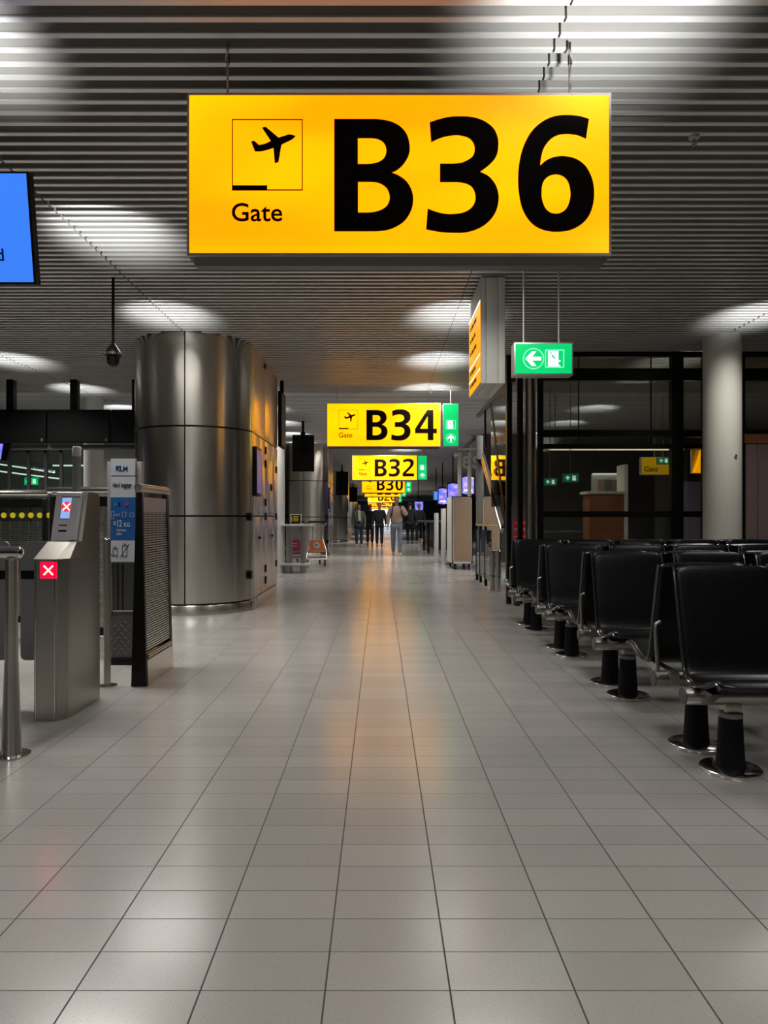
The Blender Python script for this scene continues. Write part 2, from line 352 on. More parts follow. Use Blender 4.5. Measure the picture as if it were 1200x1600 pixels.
# ------------------------------------------------------------------ gate signs
def g8(pts, ox, oy): return smooth_contour([((p[0]/8+ox), (p[1]/8+oy))+tuple(p[2:]) for p in pts])
c = 1
GL = {
 'B': [[(97,130,c),(620,130,c),(800,160),(930,230),(1010,335),(1042,480),(1025,590),(960,700),(880,770),(815,800,c),(905,838),(1000,910),(1065,1020),(1085,1140),(1060,1270),(980,1400),(860,1482),(750,1520),(620,1535,c),(97,1535,c)],
       [(393,370,c),(560,370,c),(650,385),(722,437),(748,520),(730,600),(680,652),(600,683),(500,693,c),(393,693,c)],
       [(395,917,c),(560,917,c),(660,932),(752,995),(790,1100),(765,1200),(690,1262),(590,1293),(500,1300,c),(395,1300,c)]],
 '3': [[(170,172,c),(300,130),(430,103),(580,98),(720,110),(860,160),(970,250),(1020,360),(1028,470),(1005,590),(930,690),(800,792,c),(900,840),(980,930),(1022,1030),(1032,1140),(1000,1280),(920,1400),(800,1490),(640,1545),(480,1553),(300,1543),(125,1510,c),(145,1250,c),(250,1290),(360,1315),(470,1318),(600,1295),(690,1240),(735,1160),(738,1070),(700,985),(630,940),(540,922),(470,920,c),(298,920,c),(298,688,c),(460,688,c),(560,678),(650,640),(710,590),(732,510),(715,430),(660,370),(570,340),(470,335),(330,360),(188,420,c)]],
 '6': [[(1000,130,c),(880,95),(700,80),(540,105),(400,175),(280,290),(190,450),(135,640),(113,870),(125,1060),(160,1230),(230,1370),(330,1470),(460,1525),(600,1540),(760,1520),(900,1450),(1000,1340),(1055,1180),(1063,1000),(1030,850),(950,710),(830,625),(690,595),(570,605),(470,645),(390,712,c),(405,600),(440,490),(520,385),(620,330),(740,318),(860,335),(963,378,c)],
       [(590,823),(680,850),(740,920),(768,1040),(758,1150),(715,1250),(650,1300),(590,1313),(520,1300),(460,1250),(420,1160),(407,1060),(425,930),(490,850)]],
 '4': [[(640,130,c),(930,130,c),(930,1000,c),(1090,1000,c),(1090,1210,c),(930,1210,c),(930,1535,c),(665,1535,c),(665,1210,c),(80,1210,c),(80,1000,c)], [(665,420,c),(665,1000,c),(310,1000,c)]],
 '2': [[(130,200,c),(280,135),(450,100),(600,95),(800,125),(940,215),(1005,350),(1000,490),(950,640),(850,780),(700,940),(540,1100),(370,1290,c),(1030,1290,c),(1030,1535,c),(90,1535,c),(90,1270,c),(300,1060),(480,880),(610,740),(700,600),(725,470),(690,370),(610,320),(500,310),(380,325),(270,360),(150,430,c)]],
 '0': [[(580,90),(770,130),(920,260),(1020,480),(1050,820),(1020,1160),(920,1380),(770,1510),(580,1550),(390,1510),(240,1380),(140,1160),(110,820),(140,480),(240,260),(390,130)], [(580,310),(680,360),(740,520),(760,820),(740,1120),(680,1280),(580,1330),(480,1280),(420,1120),(400,820),(420,520),(480,360)]],
 '8': [[(570,95),(760,120),(900,200),(975,320),(975,460),(920,600),(810,710),(940,800),(1020,920),(1045,1080),(1010,1280),(900,1430),(740,1520),(570,1545),(400,1520),(240,1430),(130,1280),(95,1080),(125,920),(210,800),(330,710),(220,600),(165,460),(165,320),(240,200),(370,120)],
       [(570,290),(660,320),(710,390),(710,490),(660,570),(570,620),(480,570),(430,490),(430,390),(480,320)], [(570,850),(680,900),(750,1000),(750,1150),(690,1270),(570,1330),(450,1270),(390,1150),(390,1000),(460,900)]],
}
GP = {0: (510, 170), 1: (650, 170), 2: (795, 170)}
plane = [(548,168,c),(735,325,c),(850,288),(905,280),(978,300,c),(925,350),(785,418,c),(775,430,c),(733,670,c),(680,690,c),(660,470,c),(560,503),(470,520),(395,520,c),(342,382,c),(385,368,c),(455,430,c),(540,412),(622,372,c),(498,183,c)]
S_ = .7*1/246     # metres per pixel of the near sign
SB = 1.86/655
def gate_sign(code, D, xc, label, zb=2.303, near=False, rods=True, wsc=1.0):
    W, Hh = 1.86, .70; sc = SB
    t = thing('gate_sign', label, 'sign', (xc, D+.06, zb), 'yellow gate number signs hanging over the concourse')
    x0, x1 = xc-W/2, xc+W/2; z1 = zb+Hh
    # housing: open frame profile with chamfered lower edge
    b = MB(); b.box((x0-.010, D+.004, zb-.012), (x1+.010, D+.12, z1+.010), .006)
    b.prism([(D+.012, zb-.011), (D+.10, zb-.011), (D+.085, zb-.045), (D+.028, zb-.045)], 'x', x0+.02, x1-.02)
    b.build('housing', 'housing', t)
    b = MB()
    for (a0, a1, c0, c1) in ((x0-.010, x0, zb-.012, z1+.01), (x1, x1+.010, zb-.012, z1+.01), (x0, x1, zb-.012, zb), (x0, x1, z1, z1+.01)):
        b.box((a0, D-.006, c0), (a1, D+.006, c1))
    b.build('frame', 'alu', t)
    MB().box((x0, D-.001, zb), (x1, D+.01, z1)).build('light_panel', 'sign_yellow' if near else 'sign_yellow_far', t, smooth=False)
    def mp(px, py): return ((px-296)*sc, (396-py)*sc)
    base = Matrix.Translation((x0, D-.002, zb)) @ FACE['-y']
    for i, ch in enumerate(code):
        cs = [[mp(*q) for q in g8(k, *GP[i])] for k in GL[ch]]
        me = flat_shape(cs, .0015, base); parts_from('letter' if ch == 'B' else 'digit', [me], 'text_black', t)
    # pictogram: aeroplane, frame, runway bar
    k = 1143/125
    conv = lambda pts: [mp(355+p[0]/k, 180+p[1]/k) for p in pts]
    sq = [[mp(362.5, 186.5), mp(473, 186.5), mp(473, 298), mp(362.5, 298)], [mp(364, 188), mp(471.5, 188), mp(471.5, 296.5), mp(364, 296.5)]]
    ms = [flat_shape([conv(smooth_contour(plane, 4))], .0015, base), flat_shape(sq, .0015, base), flat_shape([[mp(363, 290), mp(417.5, 290), mp(417.5, 298), mp(363, 298)]], .0018, base)]
    parts_from('aeroplane_pictogram', ms, 'text_black', t)
    gx, gz = mp(360.5, 345.5)
    parts_from('gate_lettering', [text_mesh('Gate', 40*sc, (x0+gx, D-.002, zb+gz), bold=.0013, ext=.0015, sx=1.03)], 'text_black', t)
    if rods:
        for rx in (x0+(351-296)*sc, x0+(896-296)*sc):
            b = MB(); b.cyl((rx, D+.06, z1), (rx, D+.06, CEIL+.01), .006, n=10); b.cyl((rx, D+.06, CEIL-.09), (rx, D+.06, CEIL-.05), .010, n=10); b.cyl((rx, D+.06, z1), (rx, D+.06, z1+.02), .014, n=12)
            b.build('hanging_rod', 'chrome', t)
    return t
gate_sign('B36', 3.11, .084, 'large yellow lit gate sign reading B36, nearest to the viewer', near=True)
gate_sign('B34', 11.55, .06, 'yellow lit gate sign reading B34 beside a green upright exit sign', 2.31)
gate_sign('B32', 20.3, .13, 'yellow lit gate sign reading B32, just below the B34 sign', 2.23)
gate_sign('B30', 30.6, .14, 'yellow lit gate sign reading B30, half hidden below B32', 2.23)
gate_sign('B28', 36.5, .13, 'yellow lit gate sign reading B28, peeking out under B30', 2.23)
gate_sign('B26', 45, .15, 'yellow lit gate sign reading B26, small and far down the concourse', 2.12)
gate_sign('B24', 55, .0, 'tiny yellow lit gate sign reading B24, under B26', 2.05)
gate_sign('B22', 66, .1, 'farthest yellow gate sign reading B22', 2.0)

# green exit signs
def runner(cx, cz, s, y):
    """running figure in a doorway: white door with the runner cut into it"""
    base = Matrix.Translation((cx, y, cz)) @ FACE['-y']
    r = lambda pts: [(p[0]*s, p[1]*s) for p in pts]
    door = flat_shape([r([(-.38, -.45), (.22, -.45), (.22, .45), (-.38, .45)]), r(circ(-.22, .33, .055, 12)), r([(-.16, .24), (-.06, .18), (.06, -.02), (.02, -.06), (-.10, .06), (-.20, .18)])], .001, base)
    foot = flat_shape([r([(.2, -.2), (.34, -.16), (.34, -.08), (.2, -.1)])], .001, base)
    leg = flat_shape([r([(.22, -.45), (.34, -.45), (.28, -.36), (.22, -.34)])], .001, base)
    fr = flat_shape([r([(-.55, -.52), (.55, -.52), (.55, .52), (-.55, .52)]), r([(-.50, -.47), (.50, -.47), (.50, .47), (-.50, .47)])], .001, base)
    return [door, foot, leg], [fr]
def arrow(cx, cz, s, y, rot):
    base = Matrix.Translation((cx, y, cz)) @ FACE['-y'] @ Matrix.Rotation(rot, 4, 'Z')
    r = lambda pts: [(p[0]*s, p[1]*s) for p in pts]
    a = flat_shape([r([(-.45, 0), (-.08, .40), (.16, .40), (-.08, .10), (.42, .10), (.42, -.10), (-.08, -.10), (.16, -.40), (-.08, -.40)])], .001, base)
    ring = flat_shape([r(circ(0, 0, .57, 40)), r(circ(0, 0, .52, 40))], .001, base)
    return [a], [ring]
D = 5.75; gx0, gx1, gz0, gz1 = (804-HX)*D/F, (895-HX)*D/F, EYE+(HY-585)*D/F, EYE+(HY-536)*D/F
t = thing('exit_sign', 'green lit exit sign with left arrow, hanging beneath the B36 sign', 'sign', ((gx0+gx1)/2, D+.05, gz0))
MB().box((gx0-.004, D+.003, gz0-.006), (gx1+.004, D+.13, gz1+.006), .004).build('housing', 'alu', t)
MB().box((gx0+.008, D-.001, gz0+.008), (gx1-.008, D+.01, gz1-.008)).build('light_panel', 'sign_green', t, smooth=False)
s = (gz1-gz0)*.60
A, R = arrow(gx0+.155, (gz0+gz1)/2, s*.98, D-.003, 0); d1, f1 = runner(gx0+.328, (gz0+gz1)/2, s*.92, D-.003)
parts_from('arrow_pictogram', A, 'glow_white', t); parts_from('arrow_ring', R, 'glow_cyan', t); parts_from('exit_pictogram', d1, 'glow_white', t); parts_from('pictogram_frame', f1, 'glow_cyan', t)
for px in (818, 873):
    rx = (px-HX)*(D+.06)/F; MB().cyl((rx, D+.06, gz1), (rx, D+.06, CEIL+.01), .0075, n=10).build('hanging_rod', 'alu', t)
def green_up(D, xa, xb, z0, z1, label, hang=None):
    t = thing('exit_sign', label, 'sign', ((xa+xb)/2, D+.05, z0), 'upright green exit signs beside the gate signs'); cx = (xa+xb)/2; s = (xb-xa)*.55
    MB().box((xa, D+.003, z0), (xb, D+.11, z1), .006).build('housing', 'alu', t)
    MB().box((xa+.007, D-.001, z0+.007), (xb-.007, D+.01, z1-.007)).build('light_panel', 'sign_green', t, smooth=False)
    A, R = arrow(cx, z0+.13, s*.95, D-.004, -PI/2); d1, f1 = runner(cx, z0+.355, s, D-.004)
    parts_from('arrow_pictogram', A, 'glow_white', t); parts_from('arrow_ring', R, 'glow_cyan', t); parts_from('exit_pictogram', d1, 'glow_white', t); parts_from('pictogram_frame', f1, 'glow_cyan', t)
    MB().cyl((cx, D+.05, z1), (cx, D+.05, CEIL+.01), .006, n=8).build('hanging_rod', 'alu', t)
for D, xa, z, n in ((11.55, 1.035, 2.31, 'B34'), (20.3, 1.095, 2.23, 'B32'), (30.6, 1.11, 2.23, 'B30'), (36.5, 1.10, 2.23, 'B28'), (45, 1.12, 2.12, 'B26')):
    green_up(D, xa, xa+.262, z, z+.70, f'green upright exit sign with up arrow, right of the {n} gate sign')

# directional box sign (seen end-on)
D = 6.17; x0, x1 = .882, 1.10; y0, y1 = D, D+.78; z0, z1 = EYE+210*D/F, CEIL-.02
t = thing('direction_sign', 'grey boxed direction sign seen end-on, yellow panel on its left side', 'sign', ((x0+x1)/2, (y0+y1)/2, z0))
b = MB(); b.box((x0+.004, y0, z0), (x0+.05, y1, z1), .004); b.box((x0+.052, y0+.001, z0), (x1-.062, y1, z1), .004); b.box((x1-.06, y0, z0), (x1, y1, z1), .004); b.build('housing', 'sign_end', t)
MB().box((x0-.001, y0+.012, z0+.012), (x0+.008, y1-.012, z1-.21)).build('light_panel', 'sign_orange', t, smooth=False)
b = MB()
for z in (z0+.26, z0+.13): b.box((x0-.003, y0+.012, z), (x0, y1-.012, z+.01))
b.box((x0-.003, y0+.012, z1-.215), (x0, y1-.012, z1-.20)); b.build('divider', 'glow_white', t, smooth=False)
MB().box((x0-.001, y0+.015, z1-.19), (x0+.006, y1-.015, z1-.05)).build('header_strip', 'sign_white', t, smooth=False)
b = MB()
for zz, n in ((z0+.62, 5), (z0+.50, 4), (z0+.38, 5), (z0+.19, 4), (z0+.07, 5)):
    yy = y1-.12
    for k in range(n): b.box((x0-.003, yy, zz), (x0, yy-.05-.02*(k % 2), zz+.035)); yy -= .09
b.build('direction_lettering', 'text_black', t, smooth=False)
MB().cyl(((x0+x1)/2, y0+.2, z1), ((x0+x1)/2, y0+.2, CEIL+.02), .015, n=12).build('ceiling_mount', 'alu', t)

# ceiling things
t = thing('sprinkler', 'small ceiling sprinkler head poking from the slats right of the B36 sign', 'sprinkler', (1.76, 3.93, CEIL))
b = MB(); b.cyl((1.76, 3.93, CEIL-.012), (1.76, 3.93, CEIL+.02), .03, n=20); b.build('escutcheon', 'alu', t)
b = MB(); b.cyl((1.76, 3.93, CEIL-.045), (1.76, 3.93, CEIL-.01), .008, n=12); b.cyl((1.76, 3.93, CEIL-.052), (1.76, 3.93, CEIL-.047), .014, n=12)
b.tube([(1.748, 3.93, CEIL-.02), (1.742, 3.93, CEIL-.04), (1.76, 3.93, CEIL-.055), (1.778, 3.93, CEIL-.04), (1.772, 3.93, CEIL-.02)], .002, 6); b.build('nozzle', 'chrome', t)
cx, cy = -2.40, 6.3
t = thing('dome_camera', 'black dome security camera hanging on a long black pole', 'camera', (cx, cy, 2.49))
MB().cyl((cx, cy, 2.68), (cx, cy, CEIL+.02), .013, n=16).build('pole', 'black', t)
MB().lathe((cx, cy), [(.012, 2.70), (.03, 2.675), (.062, 2.63), (.075, 2.60), (.076, 2.585), (.06, 2.578)], 28).build('housing', 'black', t)
b = MB(); b.lathe((cx, cy), [(.058, 2.585), (.057, 2.55), (.048, 2.515), (.03, 2.495), (.005, 2.488)], 28); b.build('dome', 'black', t)
b = MB()
for k in range(5):
    a = -PI/2+(k-2)*.5; b.cyl((cx+.07*math.cos(a), cy+.07*math.sin(a), 2.60), (cx+.082*math.cos(a), cy+.082*math.sin(a), 2.597), .012, n=12)
b.build('lens', 'dark_grey', t)

# blue screen upper left, tilted down
D1, D2 = 3.5, 3.58; zt, zb_ = EYE+541*D1/F, EYE+365*D2/F; xr = -1.757
t = thing('display_screen', 'blue glowing display screen tilted down at the upper left edge', 'screen', (xr-.5, 3.54, zb_))
def tilt_box(name, m, x0, x1, a, b_, off0, off1):
    va = Vector((0, D1, zt)); vb = Vector((0, D2, zb_)); u = (va-vb); n = Vector((0, -u.z, u.y)).normalized()
    pa = vb+u*a; pb = vb+u*b_; bb = MB(); vs = []
    for x in (x0, x1):
        for p_ in (pa, pb):
            for o_ in (off0, off1): q = p_+n*o_; vs.append(bb.b.verts.new((x, q.y, q.z)))
    for f in ((0, 1, 3, 2), (4, 6, 7, 5), (0, 4, 5, 1), (2, 3, 7, 6), (0, 2, 6, 4), (1, 5, 7, 3)): bb.b.faces.new([vs[i] for i in f])
    bmesh.ops.recalc_face_normals(bb.b, faces=bb.b.faces[:]); return bb.build(name, m, t, smooth=False)
nrm = 1
tilt_box('casing', 'black', xr-1.0, xr, 0, 1, -.05, .0)
tilt_box('screen', 'screen_blue', xr-.985, xr-.012, .018, .982, -.002, .003)
me = text_mesh('boarded', .085, (0, 0, 0), align='RIGHT', bold=.001)
u = (Vector((0, D1, zt))-Vector((0, D2, zb_))); ang = math.atan2(-(D1-D2), zt-zb_)
me.transform(Matrix.Translation((P(9, 408, 3.56).x, 3.558, P(9, 408, 3.56).z)) @ Matrix.Rotation(ang, 4, 'X') @ Matrix.Translation((0, -.006, 0)))
parts_from('screen_lettering', [me], 'navy', t)
MB().cyl((xr-.5, 3.6, 2.75), (xr-.5, 3.6, CEIL+.02), .02, n=16).build('hanging_pole', 'black', t)

# ------------------------------------------------------------------ steel column with service cabinet
def round_section(b, z0, z1, r, cx, cy, n=56, a0=0, a1=2*PI): b.lathe((cx, cy), [(r, z0), (r, z1)], n, a0, a1)
CX, CY, CR, KX = -2.30, 8.80, .74, -1.578
def steel_unit():
    t = thing('steel_column', 'nearest big round stainless steel column with attached service cabinet', 'column', (CX, CY, 0), 'stainless steel columns along the left side')
    MB().cyl((CX, CY, 0), (CX, CY, CEIL+.02), CR-.02, n=56).build('core', 'black', t)
    seams = [.125, 1.15, 2.19, CEIL+.03]; A = -1.50    # vertical seam angle
    for i in range(3):
        for a0, a1 in ((A+.009, -.12), (A-1.95, A-.009), (A-3.9, A-1.968)):
            b = MB(); b.lathe((CX, CY), [(CR-.018, seams[i]+.010), (CR, seams[i]+.010), (CR, seams[i+1]-.010), (CR-.018, seams[i+1]-.010)], 26, a0, a1); b.build('cladding_panel', 'steel', t)
    MB().lathe((CX, CY), [(CR+.012, 0), (CR+.012, .105), (CR+.006, .115), (CR-.02, .115)], 56).build('plinth', 'steel', t)
    # cabinet
    y0, y1 = 8.62, 10.75; x0 = -2.80
    b = MB(); b.box((x0, y0+.02, .02), (KX-.012, y1-.01, CEIL+.02)); b.build('cabinet_body', 'black', t, smooth=False)
    MB().box((x0, y0+.0, 0), (KX+.012, y1-.2, .12), .004).build('cabinet_plinth', 'steel_panel', t)
    ys = [y0, 9.22, 9.62, 10.28, y1]
    for i in range(3):
        seg = [y0, 9.62, y1] if i == 2 else ys
        for j in range(len(seg)-1):
            MB().box((KX-.014, seg[j]+.003, seams[i]+.010), (KX, seg[j+1]-.003, seams[i+1]-.010), .002).build('cabinet_door', 'steel_panel', t)
    for j in range(3): MB().box((x0, y1-.012, seams[j]+.01), (KX, y1, seams[j+1]-.01)).build('cabinet_end_panel', 'steel_panel', t)
    for px, py in ((415, 704), (415, 725), (415, 785), (415, 807), (415, 888), (415, 906), (392.5, 807), (392.5, 898), (431.5, 734), (431.5, 807), (431.5, 880), (424, 762), (414, 573)):
        yy = -KX*F/(HX-px); zz = EYE+(HY-py)*yy/F; hh = .05 if py != 573 else .03
        MB().box((KX-.002, yy-.05, zz-hh), (KX+.012, yy+.05, zz+hh), .003).build('hinge', 'black', t)
    for yy in (9.15, 10.2):
        MB().cyl((KX, yy, .87), (KX+.02, yy, .87), .018, n=16).build('lock', 'black', t)
    f = MB().box((KX, 8.70, 1.40), (KX+.045, 9.06, 2.02), .004).build('wall_screen', 'black', t)
    MB().box((KX+.044, 8.73, 1.44), (KX+.047, 9.03, 1.98)).build('screen_glass', 'screen_dim', f, smooth=False)
    return t
su = steel_unit()
for k, lb in ((1, 'second stainless steel column, behind the black hanging monitor'), (2, 'third stainless steel column, beyond the second monitor'), (3, 'farthest stainless steel column on the left side')):
    dup(su, (.05, 11.9*k, 0), lb)
# monitors hanging on the left side
def monitor(x, y, z0, z1, wdt, thick, label, facing='front', pole=True):
    t = thing('hanging_monitor', label, 'monitor', (x, y, z0), 'black monitors hanging along the left side')
    if facing == 'side': a, b_ = (x-thick/2, y-wdt/2, z0), (x+thick/2, y+wdt/2, z1)
    else: a, b_ = (x-wdt/2, y-thick/2, z0), (x+wdt/2, y+thick/2, z1)
    MB().box(a, b_, .008).build('casing', 'black_matte', t)
    if facing == 'side': MB().box((b_[0]-.001, a[1]+.03, z0+.03), (b_[0]+.002, b_[1]-.03, z1-.03)).build('screen', 'black', t, smooth=False)
    else: MB().box((a[0]+.02, a[1]-.002, z0+.03), (b_[0]-.02, a[1]+.001, z1-.03)).build('screen', 'black', t, smooth=False)
    if pole: MB().box((x-.05, y-.06-thick/2, z0+.42), (x+.05, y-thick/2-.003, z1+.05)).build('pole_bracket', 'black_matte', t); MB().cyl((x, y-.03-thick/2, z1), (x, y-.03-thick/2, CEIL+.01), .03, n=14).build('pole', 'black_matte', t)
    else: MB().cyl((x, y, z1), (x, y, CEIL+.01), .03, n=14).build('pole', 'black_matte', t)
monitor(-1.535, 10.95, 2.22, 3.07, .5, .055, 'thin black monitor seen edge-on at the far edge of the nearest steel column', 'side', False)
monitor(-1.71, 15.6, 2.16, 2.97, .48, .10, 'black hanging monitor in front of the second steel column')
monitor(-1.55, 28.6, 2.05, 3.0, .5, .12, 'small black hanging monitor beyond the second steel column')
monitor(-1.65, 43, 2.1, 3.0, .5, .12, 'farthest and smallest black hanging monitor')

# white round columns
def white_col(x, y, r, label, detail=False, m='cream'):
    t = thing('round_column', label, 'column', (x, y, 0), 'plain round columns')
    MB().cyl((x, y, 0), (x, y, CEIL+.03), r, n=48).build('shaft', m, t)
    if detail:
        yy = y-r; b = MB(); b.cyl((x+.055, yy+.012, 1.85), (x+.055, yy-.006, 1.85), .018, n=20); b.build('key_plate', 'alu', t)
        MB().box((x+.049, yy-.009, 1.838), (x+.061, yy-.005, 1.862), .001).build('key_slot', 'black', t)
    return t
white_col(4.06, 8.32, .212, 'pale round column rising behind the black seat rows on the right', True)
white_col(-2.22, 14.4, .26, 'pale round column just past the nearest steel column', False, 'white')
white_col(-5.15, 12.6, .17, 'grey round column behind the ticket gates at the left', False, 'white')

# ------------------------------------------------------------------ gate pedestal
px0, px1, py0, py1 = -1.93, -1.752, 3.89, 4.38
t = thing('ticket_gate', 'stainless steel boarding pass gate with red cross light and angled reader', 'gate', ((px0+px1)/2, 4.1, 0))
b = MB(); ch = .03
prof = [(py0, 0), (py1, 0), (py1, .98), (4.10, .98), (3.98, .975), (py0, .905)]
b.prism([(px0+.005, py0+.008), (px0+.012, py0), (px1-.05, py0), (px1-.04, py0+.004), (px1-.004, py0+.055), (px1, py0+.07), (px1, py1), (px0+.005, py1)], 'z', 0, .90)
b.build('body', 'steel_gate', t, sharp=20)
b = MB()
# sloped lid
v = [(px0+.005, py0+.002, .90), (px1-.045, py0+.002, .90), (px1, py0+.07, .90), (px1, py1, .90), (px0+.005, py1, .90)]
w_ = [(px0+.018, 4.03, .992), (px1-.03, 4.03, .992), (px1-.002, 4.05, .992), (px1-.002, py1, .992), (px0+.018, py1, .992)]
A = [b.b.verts.new(q) for q in v]; B_ = [b.b.verts.new(q) for q in w_]; b.b.faces.new(B_); b.b.faces.new(A[::-1])
for i in range(5): b.b.faces.new((A[i], A[(i+1) % 5], B_[(i+1) % 5], B_[i]))
bmesh.ops.recalc_face_normals(b.b, faces=b.b.faces[:]); b.build('lid', 'steel_gate', t, sharp=15)
b = MB()
for x in (px0+.016, px1-.056): b.box((x, py0-.003, .01), (x+.005, py0+.002, .895))
b.build('edge_strip', 'chrome', t)
c0 = P(76, 891, py0)
MB().box((c0.x-.045, py0-.003, c0.z-.045), (c0.x+.045, py0+.002, c0.z+.045), .002).build('cross_light', 'red_panel', t, smooth=False)
b = MB()
for sgn in (1, -1): b.strut((c0.x-.026, py0-.0045, c0.z-.026*sgn), (c0.x+.026, py0-.0045, c0.z+.026*sgn), .009, .002, (0, 1, 0))
b.build('cross_symbol', 'glow_cross', t, smooth=False)
# reader head
hx0, hx1 = -1.932, -1.757; hz0, hz1 = .995, 1.285
hb = MB(); side = [(4.11, hz0), (py1, hz0), (py1, hz1-.03), (py1-.03, hz1), (4.20, hz1), (4.185, hz1-.006)]
hb.prism(side, 'x', hx0, hx1-.025); hb.build('reader_head', 'reader_white', t, sharp=50)
MB().prism([(4.12, hz0-.01), (py1, hz0-.01), (py1, hz1-.03), (py1-.03, hz1), (4.21, hz1)], 'x', hx1-.025, hx1+.004).build('reader_side', 'steel_gate', t)
def lean(z): return 4.11+(z-hz0)*(.075/.284)
def lean_panel(name, m, xa, xb, za, zc, off=.003, thick=.004, parent=t):
    b = MB(); vs = []
    for x in (xa, xb):
        for z in (za, zc):
            for o_ in (off, off-thick): vs.append(b.b.verts.new((x, lean(z)-o_, z)))
    for f in ((0, 1, 3, 2), (4, 6, 7, 5), (0, 4, 5, 1), (2, 3, 7, 6), (0, 2, 6, 4), (1, 5, 7, 3)): b.b.faces.new([vs[i] for i in f])
    bmesh.ops.recalc_face_normals(b.b, faces=b.b.faces[:]); return b.build(name, m, parent, smooth=False)
lean_panel('screen_bezel', 'dark_grey', hx0+.036, hx1-.03, 1.122, 1.256, .002)
scr = lean_panel('reader_screen', 'reader_screen', hx0+.040, hx1-.032, 1.126, 1.25, .004)
b = MB(); zc = 1.195; xc = hx0+.072
sym = flat_shape([circ(0, 0, .031, 28)], .0005); sym.transform(Matrix.Translation((xc, lean(zc)-.006, zc)) @ Matrix.Rotation(-.258, 4, 'X') @ FACE['-y'])
b.add_mesh(sym); b.build('stop_symbol', 'screen_red', scr, smooth=False)
b = MB()
for sgn in (1, -1): b.strut((xc-.02, lean(zc-.02*sgn)-.008, zc-.02*sgn), (xc+.02, lean(zc+.02*sgn)-.008, zc+.02*sgn), .007, .002, (0, 1, 0))
b.build('stop_cross', 'glow_white', scr, smooth=False)
for z in (1.085, 1.055): lean_panel('card_slot', 'black', hx0+.038, hx0+.085, z-(.002 if z > 1.07 else .007), z+.003, .003)
b = MB(); b.prism([(lean(1.0)-.03, 1.0), (lean(1.0)+.01, 1.0), (lean(1.25)+.01, 1.25), (lean(1.25)-.02, 1.25)], 'x', hx0+.104, hx1-.024); b.build('scanner_hood', 'reader_white', t)
# gate flap
def flap(x0, x1, parent):
    MB().prism(rrect(x0, .28, x1, .99, .03), 'y', 4.18, 4.195).build('gate_flap', 'grey', parent)
    MB().box((x0+.005, 4.175, .765), (x1, 4.2, .815)).build('flap_clamp', 'black', parent)
flap(-2.145, -1.934, t)
t2 = thing('gate_flap', 'grey swing panel at the left edge, behind the tapered steel post', 'gate', (-2.5, 4.19, 0))
MB().prism(rrect(-2.9, .28, -2.215, .99, .03), 'y', 4.18, 4.195).build('panel', 'grey', t2); MB().box((-2.9, 4.172, .765), (-2.22, 4.2, .815)).build('clamp', 'black', t2)
MB().box((-3.06, 4.05, 0), (-2.9, 4.35, .95), .01).build('pedestal', 'steel_gate', t2)
# status lamp pole
t = thing('status_lamp_pole', 'grey pole with a white cap rising behind the gate reader', 'lamp', (-2.0, 4.62, 0))
MB().cyl((-2.0, 4.62, 0), (-2.0, 4.62, 1.535), .026, n=24).build('pole', 'grey', t)
MB().lathe((-2.0, 4.62), [(.028, 1.535), (.028, 1.59), (.022, 1.6), (.002, 1.602)], 24).build('lamp_cap', 'lamp_white', t)
# tapered steel post with rail
t = thing('rail_post', 'tapered stainless post with a short handrail at the left edge', 'post', (-1.757, 3.34, 0))
MB().lathe((-1.757, 3.34), [(.047, 0), (.047, .006), (.045, .01), (.029, .5), (.0265, .93)], 36).build('post', 'steel', t)
MB().cyl((-1.757, 3.34, 0), (-1.757, 3.34, .005), .085, n=30).build('floor_flange', 'chrome', t)
b = MB(); b.cyl((-2.3, 3.40, .965), (-1.715, 3.335, .965), .028, n=28); b.build('handrail', 'chrome', t)
MB().sph((-1.713, 3.335, .965), .028, (.35, 1, 1), 20).build('rail_cap', 'chrome', t)
# slim post with flange
t = thing('slim_post', 'slim steel pole with a round floor flange beside the ticket gate', 'post', (-1.83, 4.70, 0))
MB().cyl((-1.83, 4.70, 0), (-1.83, 4.70, .985), .023, n=24).build('pole', 'steel_gate', t)
MB().lathe((-1.83, 4.70), [(.066, 0), (.066, .008), (.03, .012)], 28).build('floor_flange', 'chrome', t)
MB().lathe((-1.83, 4.70), [(.023, .985), (.015, .992), (.013, 1.0), (.003, 1.0)], 20).build('cap', 'chrome', t)
MB().cyl((-1.81, 4.70, .88), (-1.79, 4.70, .88), .009, n=12).build('latch_pin', 'chrome', t)

